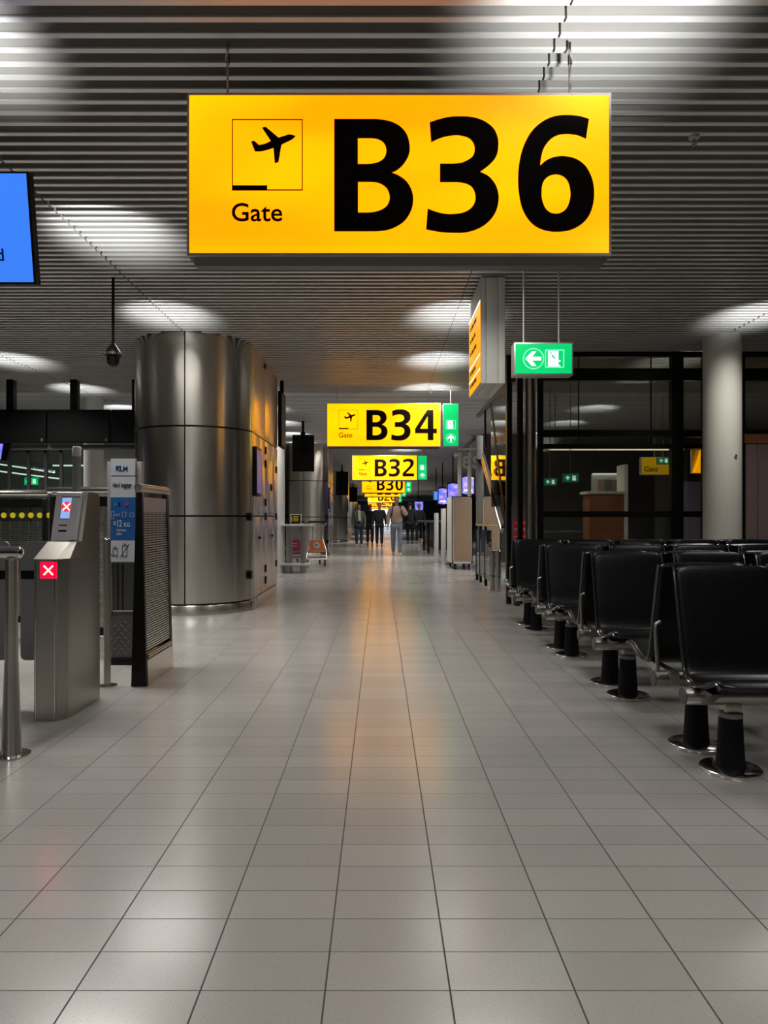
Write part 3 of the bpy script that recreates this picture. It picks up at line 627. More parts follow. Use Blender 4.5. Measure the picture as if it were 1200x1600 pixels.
# ------------------------------------------------------------------ perforated barriers
def barrier_y(x, y0, y1, label):
    """slotted-metal barrier running in depth, tapered section"""
    t = thing('slotted_barrier', label, 'barrier', (x, (y0+y1)/2, 0)); zt = 1.27
    hb, ht = .052, .018
    for ya, yb in ((y0, y0+.03), (y1-.05, y1)):
        MB().prism([(x-hb, 0), (x+hb, 0), (x+ht, zt+.03), (x-ht, zt+.03)], 'y', ya, yb).build('end_plate', 'black', t)
    b = MB(); hw = lambda z: hb+(ht-hb)*z/zt
    z = .235
    while z < zt-.10:
        for s in (1, -1): b.box((x+s*(hw(z)-.010), y0+.03, z), (x+s*(hw(z)-.003), y1-.05, z+.0085))
        z += .0165
    for k in range(1, 6):
        yy = y0+.03+(y1-y0-.08)*k/6
        b.box((x-.008, yy-.002, .2), (x+.008, yy+.002, zt-.1))
    b.build('slotted_panel', 'steel_panel', t, smooth=False)
    MB().box((x-.008, y0+.03, .2), (x+.006, y1-.05, zt-.1)).build('backing_sheet', 'dark_grey', t, smooth=False)
    b = MB(); b.prism([(x-hw(zt-.1)+.004, zt-.1), (x+hw(zt-.1)-.004, zt-.1), (x+ht-.001, zt), (x-ht+.001, zt)], 'y', y0+.03, y1-.05); b.build('top_rail_plate', 'steel_panel', t)
    b = MB(); b.prism([(x-hb-.002, 0), (x+hb+.002, 0), (x+hb-.003, .17), (x-hb+.003, .17)], 'y', y0+.03, y1+.004); b.build('kick_plate', 'steel_panel', t)
    MB().cyl((x+hw(.19)-.006, y0+.03, .195), (x+hw(.19)-.006, y1-.05, .195), .018, n=16).build('lower_rail', 'steel_gate', t)
    MB().cyl((x, y0-.02, zt+.062), (x, y1+.02, zt+.062), .027, n=28).build('handrail', 'steel_gate', t)
    b = MB()
    for k in range(7): b.cyl((x+hw(.2+.15*k), y1-.025, .2+.15*k), (x+hw(.2+.15*k)+.004, y1-.025, .2+.15*k), .005, n=8)
    b.build('rivets', 'chrome', t)
    return t
barrier_y(-1.615, 4.69, 5.29, 'black-edged slotted metal barrier with round handrail, right of the hand baggage sign')
def barrier_x(x0, x1, y, label, dots=0):
    t = thing('slotted_barrier', label, 'barrier', ((x0+x1)/2, y, 0), 'slotted barriers behind the ticket gate'); zt = 1.30
    for xa in (x0, x1-.035): MB().box((xa, y-.03, 0), (xa+.035, y+.03, zt), .004).build('end_plate', 'black', t)
    b = MB(); z = .25
    while z < 1.10:
        b.box((x0+.035, y-.012, z), (x1-.035, y-.006, z+.008)); z += .017
    n = max(2, int((x1-x0)/.08))
    for k in range(1, n): xx = x0+(x1-x0)*k/n; b.box((xx-.004, y-.005, .25), (xx+.004, y+.012, 1.1))
    b.build('slotted_panel', 'steel_gate', t, smooth=False)
    MB().box((x0+.035, y-.02, 1.22), (x1-.035, y+.02, 1.30)).build('frame_bar', 'black', t); MB().box((x0+.035, y-.02, .19), (x1-.035, y+.02, .25)).build('frame_bar', 'black', t)
    MB().box((x0+.02, y-.02, .05), (x1-.02, y+.02, .17)).build('kick_plate', 'alu', t)
    MB().box((x0+.035, y-.003, .25), (x1-.035, y+.003, 1.22)).build('smoked_sheet', 'smoked_glass', t, smooth=False)
    MB().cyl((x0-.02, y, 1.35), (x1+.02, y, 1.35), .028, n=24).build('handrail', 'chrome', t)
    for k in range(dots):
        xx = P(76-14.1*k, 806, y-.02).x
        b = MB(); b.cyl((xx, y-.014, 1.152), (xx, y-.018, 1.152), .025, n=20); b.build('yellow_dot', 'yellow', t)
    return t
barrier_x(-4.5, -2.99, 6.3, 'slotted barrier with a row of yellow dots, left of the gate reader', 8)
barrier_x(-2.64, -2.13, 5.62, 'slotted barrier section directly behind the gate reader')
# hand baggage totem
D = 5.35; x0, x1 = P(173, 0, D).x, P(211, 0, D).x
t = thing('baggage_sign', 'hand baggage sizing stand with white and blue panels and treadplate bin', 'sign', ((x0+x1)/2, D+.1, 0))
MB().box((x0-.035, D+.02, .40), (x0-.002, D+.07, 1.56), .004).build('post', 'grey', t); MB().box((x1+.002, D+.02, .40), (x1+.045, D+.07, 1.56), .004).build('post', 'grey', t)
zz = lambda py: EYE+(HY-py)*D/F
for nm, m, a, b_ in (('logo_panel', 'sign_white', 717, 743), ('title_panel', 'sign_white', 744.5, 777), ('blue_panel', 'blue', 777, 844.5), ('suitcase_panel', 'sign_white', 844.5, 877.5)):
    MB().box((x0, D, zz(b_)), (x1, D+.025, zz(a))).build(nm, m, t, smooth=False)
MB().box((x0-.002, D+.026, zz(880)), (x1+.002, D+.04, zz(716))).build('backing_board', 'grey', t, smooth=False)
T = lambda s, sz, px, py, bold=.0008, al='LEFT', sx=1: text_mesh(s, sz, (P(px, py, D).x, D-.001, zz(py)), bold=bold, align=al, ext=.0006, sx=sx)
parts_from('logo_lettering', [T('KLM', .052, 180.5, 736, .0012, sx=.95)], 'navy', t)
b = MB()
for dx in (-.012, 0, .012): b.sph((P(185.5, 0, D).x+dx, D-.001, zz(728.5)), .005, n=8)
b.box((P(185.5, 0, D).x-.017, D-.003, zz(730.5)), (P(185.5, 0, D).x+.017, D, zz(729.5))); b.build('crown_emblem', 'navy', t)
parts_from('title_lettering', [T('Hand baggage', .050, 176, 761, .0005, sx=.52)], 'text_black', t)
parts_from('weight_lettering', [T('=12', .074, 177, 823, .0012, sx=.56), T('KG', .045, 193.5, 823, .0008, sx=.75), T('maximum', .030, 182, 830, .0003, sx=.62), T('(26lbs)', .026, 182, 836, .0003, sx=.6)], 'sign_white', t)
b = MB(); b.cyl((P(198, 0, D).x, D, zz(788)), (P(198, 0, D).x, D-.002, zz(788)), .013, n=18); b.build('red_dot', 'red', t)
MB().box((P(178, 0, D).x, D-.002, zz(791)), (P(182, 0, D).x, D, zz(786))).build('green_mark', 'green_paint', t)
MB().box((P(186, 0, D).x, D-.002, zz(792)), (P(188, 0, D).x, D, zz(785))).build('black_mark', 'text_black', t)
def outline(b, a0, b0, a1, b1, w=.0025):
    X0, X1 = P(a0, 0, D).x, P(a1, 0, D).x; Z0, Z1 = zz(b1), zz(b0)
    for q in ((X0, Z0, X1, Z0+w), (X0, Z1-w, X1, Z1), (X0, Z0, X0+w, Z1), (X1-w, Z0, X1, Z1)): b.box((q[0], D-.002, q[1]), (q[2], D, q[3]))
b = MB(); outline(b, 174, 799, 178, 811); outline(b, 182, 803, 187, 807); outline(b, 191, 800, 197, 808); outline(b, 203, 801, 209, 808); b.box((P(179, 0, D).x, D-.002, zz(805.5)), (P(181.5, 0, D).x, D, zz(804))); b.build('bag_pictograms', 'sign_white', t, smooth=False)
b = MB(); outline(b, 176, 857, 184, 868, .003); outline(b, 178.5, 854, 181.5, 857, .002); outline(b, 191, 852, 199, 869, .003); outline(b, 193, 849.5, 197, 852, .002)
b.strut(P(188, 870, D-.001), P(202, 850, D-.001), .003, .002, (0, 1, 0))
for px in (177.5, 182.5, 192.5, 197.5): b.cyl(P(px, 869.5, D), P(px, 869.5, D-.002), .004, n=8)
b.build('suitcase_pictograms', 'text_black', t)
zb1 = EYE-(955-HY)*5.4/F
MB().box((x0-.03, 5.40, zb1), (x1+.02, 5.43, .80)).build('front_panel', 'dark_grey', t); MB().box((x0-.03, 5.70, zb1), (x1+.02, 5.72, .80)).build('back_panel', 'dark_grey', t)
b = MB()
for px in (184.5, 192): xx = P(px, 0, 5.4).x; b.box((xx-.003, 5.393, zb1), (xx+.003, 5.40, .78))
b.build('divider_bar', 'black', t)
b = MB(); b.box((x0-.03, 5.385, .05), (x1+.02, 5.72, zb1), .006); b.build('treadplate_bin', 'tread', t)
b = MB()
for i in range(9):
    for j in range(4):
        xx = x0-.01+.055*j+(.027 if i % 2 else 0); z = .09+.03*i
        if xx+.012 > x1+.015 or z > zb1-.03: continue
        s = 1 if (i+j) % 2 else -1; b.strut((xx-.010, 5.383, z-.008*s), (xx+.010, 5.383, z+.008*s), .004, .004, (0, 1, 0))
b.build('tread_pattern', 'grey', t)
MB().box((x0-.03, 5.38, zb1), (x1+.02, 5.41, zb1+.012), .002).build('bin_lip', 'chrome', t); MB().box((x0-.04, 5.37, 0), (x1+.03, 5.73, .05), .006).build('base', 'black', t)

# ------------------------------------------------------------------ left background: black screens, glass room
yS = 10.8
for i, (a, b_) in enumerate(((-95, -31), (-29, 71), (73.5, 171.5), (174, 250))):
    x0, x1 = P(a, 0, yS).x, P(b_, 0, yS).x
    names = ['black wall-size display at the far left, cut by the frame', 'black switched-off display at the left edge, above the ticket gates', 'black switched-off display in the middle of the row above the gates', 'black switched-off display partly hidden by the steel column']
    t = thing('display_screen', names[i], 'screen', ((x0+x1)/2, yS, 2.28), 'switched-off displays hanging in a row')
    MB().box((x0, yS, P(0, 692, yS).z), (x1, yS+.08, P(0, 640, yS).z), .004).build('casing', 'black_matte', t)
    MB().box((x0+.02, yS-.003, P(0, 690, yS).z), (x1-.02, yS+.001, P(0, 642, yS).z)).build('screen', 'black', t, smooth=False)
    MB().box((x1-.07, yS-.006, P(0, 689, yS).z), (x1-.04, yS, P(0, 685, yS).z)).build('sensor', 'dark_grey', t)
    px = (a+b_)/2 if i in (0, 3) else (16, 115.5)[i-1]
    xx = P(px, 0, yS+.1).x; MB().box((xx-.055, yS+.085, 2.3), (xx+.055, yS+.19, CEIL+.02)).build('hanging_post', 'black', t)
struct(MB().box((-8.0, 10.9, 2.19), (-3.3, 10.95, 2.27)).build('trim_1', 'dark_grey', smooth=False))
# glazed office wall at the back left
yG = 14.2; fx = [P(p, 0, yG).x for p in (-120, -60, -12, 15, 45, 72, 96, 118, 140)]
t = MB()
for x in fx: t.box((x-.03, yG-.03, 0), (x+.03, yG+.03, 2.5))
t.box((fx[0], yG-.03, 2.44), (fx[-1], yG+.03, 2.56)); t.box((fx[0], yG-.03, 1.38), (fx[-1], yG+.03, 1.46)); t.box((fx[0], yG-.03, 0), (fx[-1], yG+.03, .1))
wf = struct(t.build('window_1', 'dark_grey', smooth=False))
MB().box((fx[0], yG-.006, .1), (fx[-1], yG+.006, 2.44)).build('pane', 'clear_glass', wf, smooth=False)
MB().box((fx[0], yG-.03, 2.56), (-3.4, yG+.03, CEIL)).build('header', 'wall_mid', wf, smooth=False)
struct(MB().box((-11.5, 19.5, 0), (-3.4, 19.6, CEIL)).build('wall_office', 'wall_mid', smooth=False))
struct(MB().box((-3.5, 14.3, 0), (-3.4, 19.6, CEIL)).build('wall_office', 'wall_mid', smooth=False))
struct(MB().box((fx[-1], yG, 0), (-3.4, yG+.1, CEIL)).build('wall_office', 'wall_mid', smooth=False))
for i, (x0, x1, y, z, tl) in enumerate(((-9.5, -7.9, 17, 2.35, .12), (-8.9, -7.3, 16, 2.12, .1), (-7.7, -6.6, 16.5, 2.36, .0), (-9.2, -8.2, 18.5, 1.78, .05), (-7.4, -6.2, 18, 1.95, .06))):
    lb = ('upper left', 'second', 'rightmost', 'lowest left', 'lower right')[i]
    tt = thing('tube_light', f'slim white tube light inside the glazed office at the left, {lb} of the five', 'lamp', ((x0+x1)/2, y, z), 'tube lights in the glazed office')
    MB().strut((x0, y, z+tl), (x1, y, z-tl), .035, .05, (0, 1, 0)).build('tube', 'tube_light', tt); MB().strut((x0, y, z+tl+.03), (x1, y, z-tl+.03), .03, .06, (0, 1, 0)).build('fitting', 'grey', tt)
    b = MB()
    for xx, z_ in ((x0+.2, z+tl*.8), (x1-.2, z-tl*.8)): b.cyl((xx, y, z_), (xx, y, CEIL), .006, n=6)
    b.build('hanger', 'grey', tt)
def small_exit(px, py, D, wd, label, m='sign_green', flip=False):
    p = P(px, py, D); t = thing('exit_sign', label, 'sign', (p.x, D, p.z))
    MB().box((p.x-wd/2-.01, D, p.z-wd*.26-.01), (p.x+wd/2+.01, D+.06, p.z+wd*.26+.01), .004).build('housing', 'grey', t)
    MB().box((p.x-wd/2, D-.003, p.z-wd*.26), (p.x+wd/2, D+.002, p.z+wd*.26)).build('light_panel', m, t, smooth=False)
    A, R = arrow(p.x-wd*.22, p.z, wd*.34, D-.005, -PI/2); d1, f1 = runner(p.x+wd*.24, p.z, wd*.36, D-.005)
    parts_from('arrow_pictogram', A, 'glow_white', t); parts_from('exit_pictogram', d1, 'glow_white', t)
    MB().cyl((p.x, D+.03, p.z+wd*.2), (p.x, D+.03, CEIL+.01), .006, n=8).build('hanging_rod', 'grey', t)
small_exit(49, 752, 15.2, .30, 'small green exit sign glowing inside the glazed office at the left')
t = thing('display_screen', 'small tilted purple screen at the left edge, below the black displays', 'screen', (P(-20, 0, 8.6).x, 8.6, P(0, 720, 8.6).z))
a = P(-55, 692, 8.6); b0 = P(15, 720, 8.6)
b = MB(); b.prism([(P(-55, 0, 8.6).x, P(0, 720, 8.6).z), (P(10, 0, 8.6).x, P(0, 720, 8.6).z), (P(17, 0, 8.6).x, P(0, 692, 8.6).z), (P(-55, 0, 8.6).x, P(0, 692, 8.6).z)], 'y', 8.6, 8.66); b.build('casing', 'black', t)
b = MB(); b.prism([(P(-50, 0, 8.6).x, P(0, 718, 8.6).z), (P(1, 0, 8.6).x, P(0, 718, 8.6).z), (P(5, 0, 8.6).x, P(0, 693.5, 8.6).z), (P(-50, 0, 8.6).x, P(0, 693.5, 8.6).z)], 'y', 8.594, 8.602); b.build('screen', 'screen_purple', t, smooth=False)
MB().cyl((P(-30, 0, 8.6).x, 8.7, 1.9), (P(-30, 0, 8.6).x, 8.7, CEIL+.02), .02, n=12).build('pole', 'black', t)

# ------------------------------------------------------------------ luggage side table and trolleys
yT = 14.2
t = thing('steel_side_table', 'two-tier steel table on round legs with a small sign, before the luggage trolleys', 'table', (-1.71, yT+.2, 0))
MB().box((P(438.5, 0, yT).x, yT, .955), (P(486, 0, yT).x, yT+.42, .995), .015).build('table_top', 'alu', t); MB().box((P(438, 0, yT).x, yT, .155), (P(484, 0, yT).x, yT+.42, .20), .015).build('shelf', 'alu', t)
for px in (450, 472):
    for dy in (.08, .34): MB().cyl((P(px, 0, yT).x, yT+dy, 0), (P(px, 0, yT).x, yT+dy, .96), .05, n=20).build('leg', 'steel_gate', t)
t = thing('counter_sign', 'small black framed sign standing on the steel side table', 'sign', (-1.70, yT+.1, .995))
xs0, xs1 = P(453, 0, yT+.1).x, P(471, 0, yT+.1).x
MB().box((xs0, yT+.10, .995), (xs1, yT+.125, 1.20), .004).build('frame', 'alu', t); MB().box((xs0+.015, yT+.096, 1.01), (xs1-.02, yT+.101, 1.185)).build('panel', 'black', t, smooth=False)
b = MB(); b.box((xs0+.03, yT+.093, 1.05), (xs0+.045, yT+.097, 1.15))
for z in (1.15, 1.12, 1.09, 1.06): b.box((xs0+.07, yT+.093, z), (xs1-.06, yT+.097, z+.012))
b.build('panel_writing', 'yellow', t, smooth=False)
def trolley(cx, cy, panel_m, label):
    t = thing('luggage_trolley', label, 'trolley', (cx, cy, 0), 'luggage trolleys')
    b = MB()
    for s in (-1, 1):
        b.tube([(cx+s*.24, cy-.05, .16), (cx+s*.22, cy+.1, .35), (cx+s*.12, cy+.30, .62), (cx+s*.12, cy+.33, .92)], .014, 8)
        b.tube([(cx+s*.24, cy-.05, .16), (cx+s*.20, cy+.75, .17)], .014, 8); b.tube([(cx+s*.12, cy+.33, .92), (cx+s*.22, cy+.36, 1.0)], .012, 8)
    for k in range(5): b.tube([(cx-.22, cy+.02+.17*k, .17), (cx+.22, cy+.02+.17*k, .17)], .008, 6)
    b.tube([(cx-.22, cy-.06, .24), (cx+.22, cy-.06, .24)], .012, 8); b.tube([(cx-.24, cy-.05, .16), (cx+.24, cy-.05, .16)], .014, 8)
    b.tube([(cx-.17, cy+.2, .5), (cx+.17, cy+.2, .5)], .010, 8); b.build('frame', 'steel_gate', t)
    MB().prism([(cx-.20, .32), (cx+.20, .32), (cx+.14, .60), (cx-.14, .60)], 'y', cy+.06, cy+.075).build('advert_panel', panel_m, t)
    if panel_m == 'orange':
        b = MB(); b.cyl((cx, cy+.062, .485), (cx, cy+.056, .485), .075, n=28); d = b.build('round_emblem', 'sign_white', t)
        me = flat_shape([[(p[0]*.00017-.115, -p[1]*.00017+.08) for p in smooth_contour(plane, 2)]], .001, Matrix.Translation((cx, cy+.055, .475)) @ FACE['-y']); parts_from('aeroplane_mark', [me], 'dark_grey', t)
        MB().box((cx-.19, cy+.056, .335), (cx+.19, cy+.061, .36)).build('panel_stripe', 'sign_orange' if 0 else 'tan', t)
    else:
        b = MB()
        for z in (.50, .44): b.box((cx-.11, cy+.056, z), (cx+.08, cy+.061, z+.018))
        b.build('panel_writing', 'sign_white', t)
    MB().tube([(cx-.24, cy+.36, 1.0), (cx-.2, cy+.37, 1.03), (cx+.2, cy+.37, 1.03), (cx+.24, cy+.36, 1.0)], .022, 10).build('handle', 'black', t)
    b = MB()
    for k in range(5): b.tube([(cx-.16, cy+.28, .78+.04*k), (cx+.16, cy+.28, .78+.04*k)], .005, 6)
    b.tube([(cx-.16, cy+.33, .96), (cx-.16, cy+.28, .78), (cx+.16, cy+.28, .78), (cx+.16, cy+.33, .96)], .007, 6); b.build('basket', 'chrome', t)
    for x_, y_ in ((cx-.2, cy), (cx+.2, cy), (cx+.02, cy+.7)):
        w_ = MB().cyl((x_-.018, y_, .07), (x_+.018, y_, .07), .07, n=20).build('wheel', 'rubber', t); MB().cyl((x_-.02, y_, .07), (x_+.02, y_, .07), .03, n=14).build('wheel_hub', 'chrome', w_)
        MB().strut((x_, y_, .08), (x_, y_+.01, .18), .03, .03).build('wheel_fork', 'grey', t)
    return t
trolley(-1.50, 16.5, 'orange', 'luggage trolley with an orange panel carrying a round aeroplane emblem')
trolley(-2.08, 16.8, 'magenta', 'luggage trolley with a crimson panel, seen between the legs of the steel table')
trolley(-1.75, 33.0, 'red', 'distant luggage trolley with a red panel, far down the left side')

# ------------------------------------------------------------------ beam seating
def shell_profile(c, s):
    """s=-1: faces the viewer. returns centre line (y, z) from top to front lip"""
    pts = [(.085, .895), (.10, .86), (.135, .72), (.175, .56), (.205, .44), (.235, .395), (.29, .378), (.38, .392), (.47, .425), (.52, .432), (.545, .418)]
    out = []
    for i in range(len(pts)-1):
        p0 = pts[max(i-1, 0)]; p1 = pts[i]; p2 = pts[i+1]; p3 = pts[min(i+2, len(pts)-1)]
        for k in range(4):
            t = k/4; out.append(tuple(.5*(2*p1[a]+(-p0[a]+p2[a])*t+(2*p0[a]-5*p1[a]+4*p2[a]-p3[a])*t*t+(-p0[a]+3*p1[a]-3*p2[a]+p3[a])*t**3) for a in (0, 1)))
    out.append(pts[-1]); return [(c+s*u, z) for u, z in out]
def make_seat(x0, x1, c, s, parent):
    pr = shell_profile(c, s); n = len(pr); b = MB(); th = .017; cols = []
    NX = 14
    for i, (y, z) in enumerate(pr):
        y2, z2 = pr[min(i+1, n-1)]; y1_, z1_ = pr[max(i-1, 0)]; ty, tz = y2-y1_, z2-z1_; l = math.hypot(ty, tz); ny, nz = -tz/l, ty/l
        if (ny*s) < 0 and i < 20: pass
        # corners rounded at the top and front lip
        edge = min(i, n-1-i); inset = .035*max(0, 1-edge/4)**2
        row = []
        for k in range(2*NX):
            a = 2*PI*k/(2*NX); ca, sa = math.cos(a), math.sin(a)
            hx = (x1-x0)/2-inset; ux = hx*(abs(ca)**.22)*(1 if ca >= 0 else -1); uo = th*(abs(sa)**.5)*(1 if sa >= 0 else -1)
            hollow = .012*(1-(ux/hx)**2)*s
            row.append(b.b.verts.new(((x0+x1)/2+ux, y+ny*uo+hollow*0, z+nz*uo)))
        cols.append(row)
    m = 2*NX
    for i in range(n-1):
        for k in range(m): b.b.faces.new((cols[i][k], cols[i][(k+1) % m], cols[i+1][(k+1) % m], cols[i+1][k]))
    b.b.faces.new(cols[0][::-1]); b.b.faces.new(cols[-1]); bmesh.ops.recalc_face_normals(b.b, faces=b.b.faces[:])
    st = b.build('seat', 'leather', parent, sharp=60)
    for xx in (x0-.004, x1+.004):
        MB().tube([(xx, y, z) for y, z in pr[::2]], .008, 8).build('seat_edge_trim', 'seat_trim', st)
    return st
def bench(k_, s, nseat, label):
    y0 = 1.30*k_; c = 3.44+y0; yb = (3.13 if s < 0 else 3.47)+y0; xb = 1.355; xend = 1.40+.545*nseat
    t = thing('beam_seating', label, 'bench', (1.56, yb, 0), 'rows of black beam seats')
    MB().cyl((xb, yb, .335), (xend-.03, yb, .335), .040, n=28).build('beam', 'steel_gate', t)
    MB().cyl((xb-.006, yb, .335), (xb+.004, yb, .335), .037, n=28).build('beam_cap', 'dark_grey', t)
    xs = [1.565] + ([xend-.25] if nseat > 1 else [])
    for x in xs:
        p = MB().lathe((x, yb), [(.052+.010, .02), (.055, .12), (.0495, .245), (.047, .248)], 30).build('pedestal', 'sleeve', t)
        MB().lathe((x, yb), [(.128, 0), (.130, .004), (.130, .016), (.124, .02), (.06, .021)], 40).build('floor_flange', 'chrome', p)
        MB().lathe((x, yb), [(.051, .243), (.051, .262), (.046, .266)], 30).build('collar', 'grey', p)
        MB().box((x-.036, yb-.03, .262), (x+.036, yb+.03, .31), .003).build('beam_clamp', 'steel_gate', p)
    for i in range(nseat):
        x0 = 1.405+.545*i; x1 = x0+.455
        make_seat(x0, x1, c, s, t)
        for xx in (x0+.015, x1-.06):
            b = MB(); pr = [(yb-.045, .33), (yb+.045, .33), (yb+.045, .37), (c+s*.25, .368), (c+s*.36, .375), (yb-.045*(1 if s < 0 else 1), .36)]
            ylo, yhi = sorted((c+s*.24, c+s*.44))
            b.prism([(yb-.042, .31), (yb+.042, .31), (max(yhi, yb+.042), .385), (min(ylo, yb-.042), .372)], 'x', xx, xx+.045); b.build('seat_bracket', 'steel_gate', t)
    # curved armrest-like end bracket at the aisle side
    yy = c+s*.02 if s > 0 else c-.02
    if s > 0: MB().tube([(1.372, c+.02, .345), (1.372, c+.035, .47), (1.372, c+.05, .575), (1.374, c+.055, .60), (1.40, c+.06, .61)], .010, 10).build('end_bracket', 'steel_gate', t)
    return t
for k_, (a, b_, nm) in enumerate(((2, 2, 'nearest'), (3, 3, 'second'), (4, 4, 'third'), (5, 5, 'farthest'))):
    bench(k_, -1, a, f'black leather beam seats facing the viewer, {nm} pair of rows from the viewer')
    bench(k_, 1, b_, f'black leather beam seats facing away, backs toward the viewer, {nm} pair of rows')

# ------------------------------------------------------------------ glass enclosure on the right
yW = 9.05
def zpy(py, D=yW): return EYE+(HY-py)*D/F
xL, xR = P(842, 0, yW).x, P(1160, 0, yW).x
fr = MB()
for a, b_ in ((841, 848), (1048, 1066), (1098, 1104), (1156, 1162)): fr.box((P(a, 0, yW).x, yW-.04, 0), (P(b_, 0, yW).x, yW+.06, CEIL))
for a, b_ in ((558, 550), (595, 576), (683, 672), (701, 694), (808, 799)): fr.box((xL, yW-.03, zpy(a)), (P(1300, 0, yW).x if a < 690 else xR, yW+.05, zpy(b_)))
fr.box((xL, yW-.03, 0), (xR, yW+.05, .12))
for px in (904, 1017): fr.box((P(px, 0, yW).x-.006, yW-.01, zpy(694)), (P(px, 0, yW).x+.006, yW+.01, CEIL))
wf = struct(fr.build('window_2', 'black', smooth=False))
MB().box((xL, yW-.004, .1), (P(1300, 0, yW).x, yW+.004, CEIL-.08)).build('pane', 'smoked_glass', wf, smooth=False)
# lift doors
xa = P(1160, 0, yW).x; xm = P(1180.5, 0, yW).x
dr = struct(MB().box((xa, yW-.07, zpy(693)), (xa+2.4, yW+.02, zpy(679))).build('door_1', 'brown', smooth=False))
MB().box((xa+.02, yW-.05, .01), (xm-.006, yW-.01, zpy(694))).build('door_leaf', 'pink_metal', dr, smooth=False); MB().box((xm+.006, yW-.05, .01), (xm+.9, yW-.01, zpy(694))).build('door_leaf', 'pink_metal', dr, smooth=False)
struct(MB().box((xm+.91, yW-.06, 0), (xa+3.6, yW-.01, zpy(694))).build('wall_lift', 'wall_mid', smooth=False))
# side of the enclosure, running away from the viewer
def post(x, y, w_, d_, z0, z1, m, label, name='enclosure_post'):
    return tag(MB().box((x-w_/2, y-d_/2, z0), (x+w_/2, y+d_/2, z1), .004).build(name, m), label, 'post')
post(1.695, 9.25, .062, .10, 0, CEIL+.02, 'black', 'leftmost black upright of the glass enclosure, left of the steel tube')
post(1.845, 9.25, .062, .10, 0, CEIL+.02, 'black', 'black upright of the glass enclosure directly left of the round steel tube')
tag(MB().cyl((1.985, 9.25, 0), (1.985, 9.25, CEIL+.02), .066, n=32).build('steel_tube_post', 'steel_gate'), 'round brushed steel tube post beneath the green left-arrow exit sign', 'post')
t = struct(MB().box((1.74, 9.3, 1.30), (1.752, 11.0, 2.95)).build('window_3', 'smoked_glass', smooth=False))
t = thing('stair_enclosure', 'glazed stairwell side with sloping steel beam and black slanted struts', 'stair', (1.75, 11, 0))
MB().box((1.73, 9.3, 2.93), (1.80, 12.6, 2.99), .004).build('top_beam', 'dark_grey', t)
MB().strut((1.76, 8.98, .0), (1.76, 10.98, 2.93), .055, .05).build('slanted_strut', 'black', t)
MB().strut((1.735, 9.06, .0), (1.735, 11.04, 2.92), .012, .01).build('strut_edge_strip', 'chrome', t)
MB().strut((1.76, 10.1, .98), (1.76, 12.0, 2.15), .16, .04).build('sloping_steel_panel', 'steel_panel', t)
MB().strut((1.735, 10.02, .93), (1.735, 12.0, 2.12), .012, .01).build('panel_edge_strip', 'chrome', t)
MB().tube([(1.76, 10.05, 1.0), (1.76, 12.8, 1.0)], .022, 12).build('handrail', 'chrome', t)
for y in (11.0, 11.75):
    MB().prism([(y-.012, 2.93), (y+.012, 2.93), (y+.045, 2.3), (y-.045, 2.3)], 'x', 1.745, 1.775).build('hanging_strut', 'black', t)
for y in (11.7, 12.3, 12.75):
    MB().prism([(y-.02, 1.0), (y+.02, 1.0), (y+.06, 0), (y-.06, 0)], 'x', 1.74, 1.78).build('rail_support', 'black', t)
MB().box((1.745, 11.05, .12), (1.755, 12.75, .93)).build('glass_panel', 'smoked_glass', t, smooth=False)
# bollards
for i, (px, lb) in enumerate(((769.5, 'left one of the pair of short steel bollards beside the black seats'), (778.5, 'right one of the pair of short steel bollards beside the black seats'))):
    x = P(px, 0, 10.85-.08*i).x; y = 10.85-.08*i
    t = thing('bollard', lb, 'bollard', (x, y, 0), 'pair of steel bollards')
    MB().cyl((x, y, 0), (x, y, .62), .043, n=28).build('tube', 'chrome', t); MB().lathe((x, y), [(.043, .62), (.035, .63), (.003, .634)], 28).build('cap', 'chrome', t)
    MB().cyl((x, y, .225), (x, y, .245), .045, n=28).build('green_band', 'green_paint', t)
# grey pillar with black wedge
t = thing('grey_pillar', 'slim grey upright panel carrying a black wedge-shaped horn', 'pillar', (1.93, 13.6, 0))
MB().box((1.87, 13.55, 0), (1.99, 13.68, 2.72), .006).build('panel', 'wall_mid', t)
b = MB(); v0 = [b.b.verts.new(q) for q in ((1.84, 13.40, 2.25), (2.05, 13.40, 2.25), (2.05, 13.54, 2.25), (1.84, 13.54, 2.25))]; v1 = b.b.verts.new((1.98, 13.47, 2.10)); b.b.faces.new(v0[::-1])
for i in range(4): b.b.faces.new((v0[i], v0[(i+1) % 4], v1))
bmesh.ops.recalc_face_normals(b.b, faces=b.b.faces[:]); b.build('horn', 'black', t)
# rolling wooden cabinets
def rolling_cab(x0, x1, y, z1, label, dep=.7):
    t = thing('rolling_cabinet', label, 'cabinet', ((x0+x1)/2, y+dep/2, 0), 'wooden cabinets on castors'); z0 = .13
    MB().box((x0+.03, y+.006, z0+.04), (x1-.03, y+dep, z1-.03), .003).build('wood_panel', 'wood', t)
    b = MB()
    for q in ((x0, z0, x0+.035, z1), (x1-.035, z0, x1, z1), (x0, z0, x1, z0+.04), (x0, z1-.035, x1, z1)): b.box((q[0], y, q[1]), (q[2], y+.03, q[3]))
    b.box((x0, y, z0), (x0+.02, y+dep, z1)); b.box((x1-.02, y, z0), (x1, y+dep, z1)); b.box((x0, y, z1-.02), (x1, y+dep, z1)); b.build('white_frame', 'white', t)
    for x in (x0+.07, x1-.07):
        for yy in (y+.07, y+dep-.07):
            c_ = MB().cyl((x-.02, yy, .055), (x+.02, yy, .055), .055, n=18).build('castor', 'rubber', t); MB().box((x-.03, yy-.02, .07), (x+.03, yy+.02, .135)).build('castor_fork', 'dark_grey', c_)
    return t
yC = 15.3
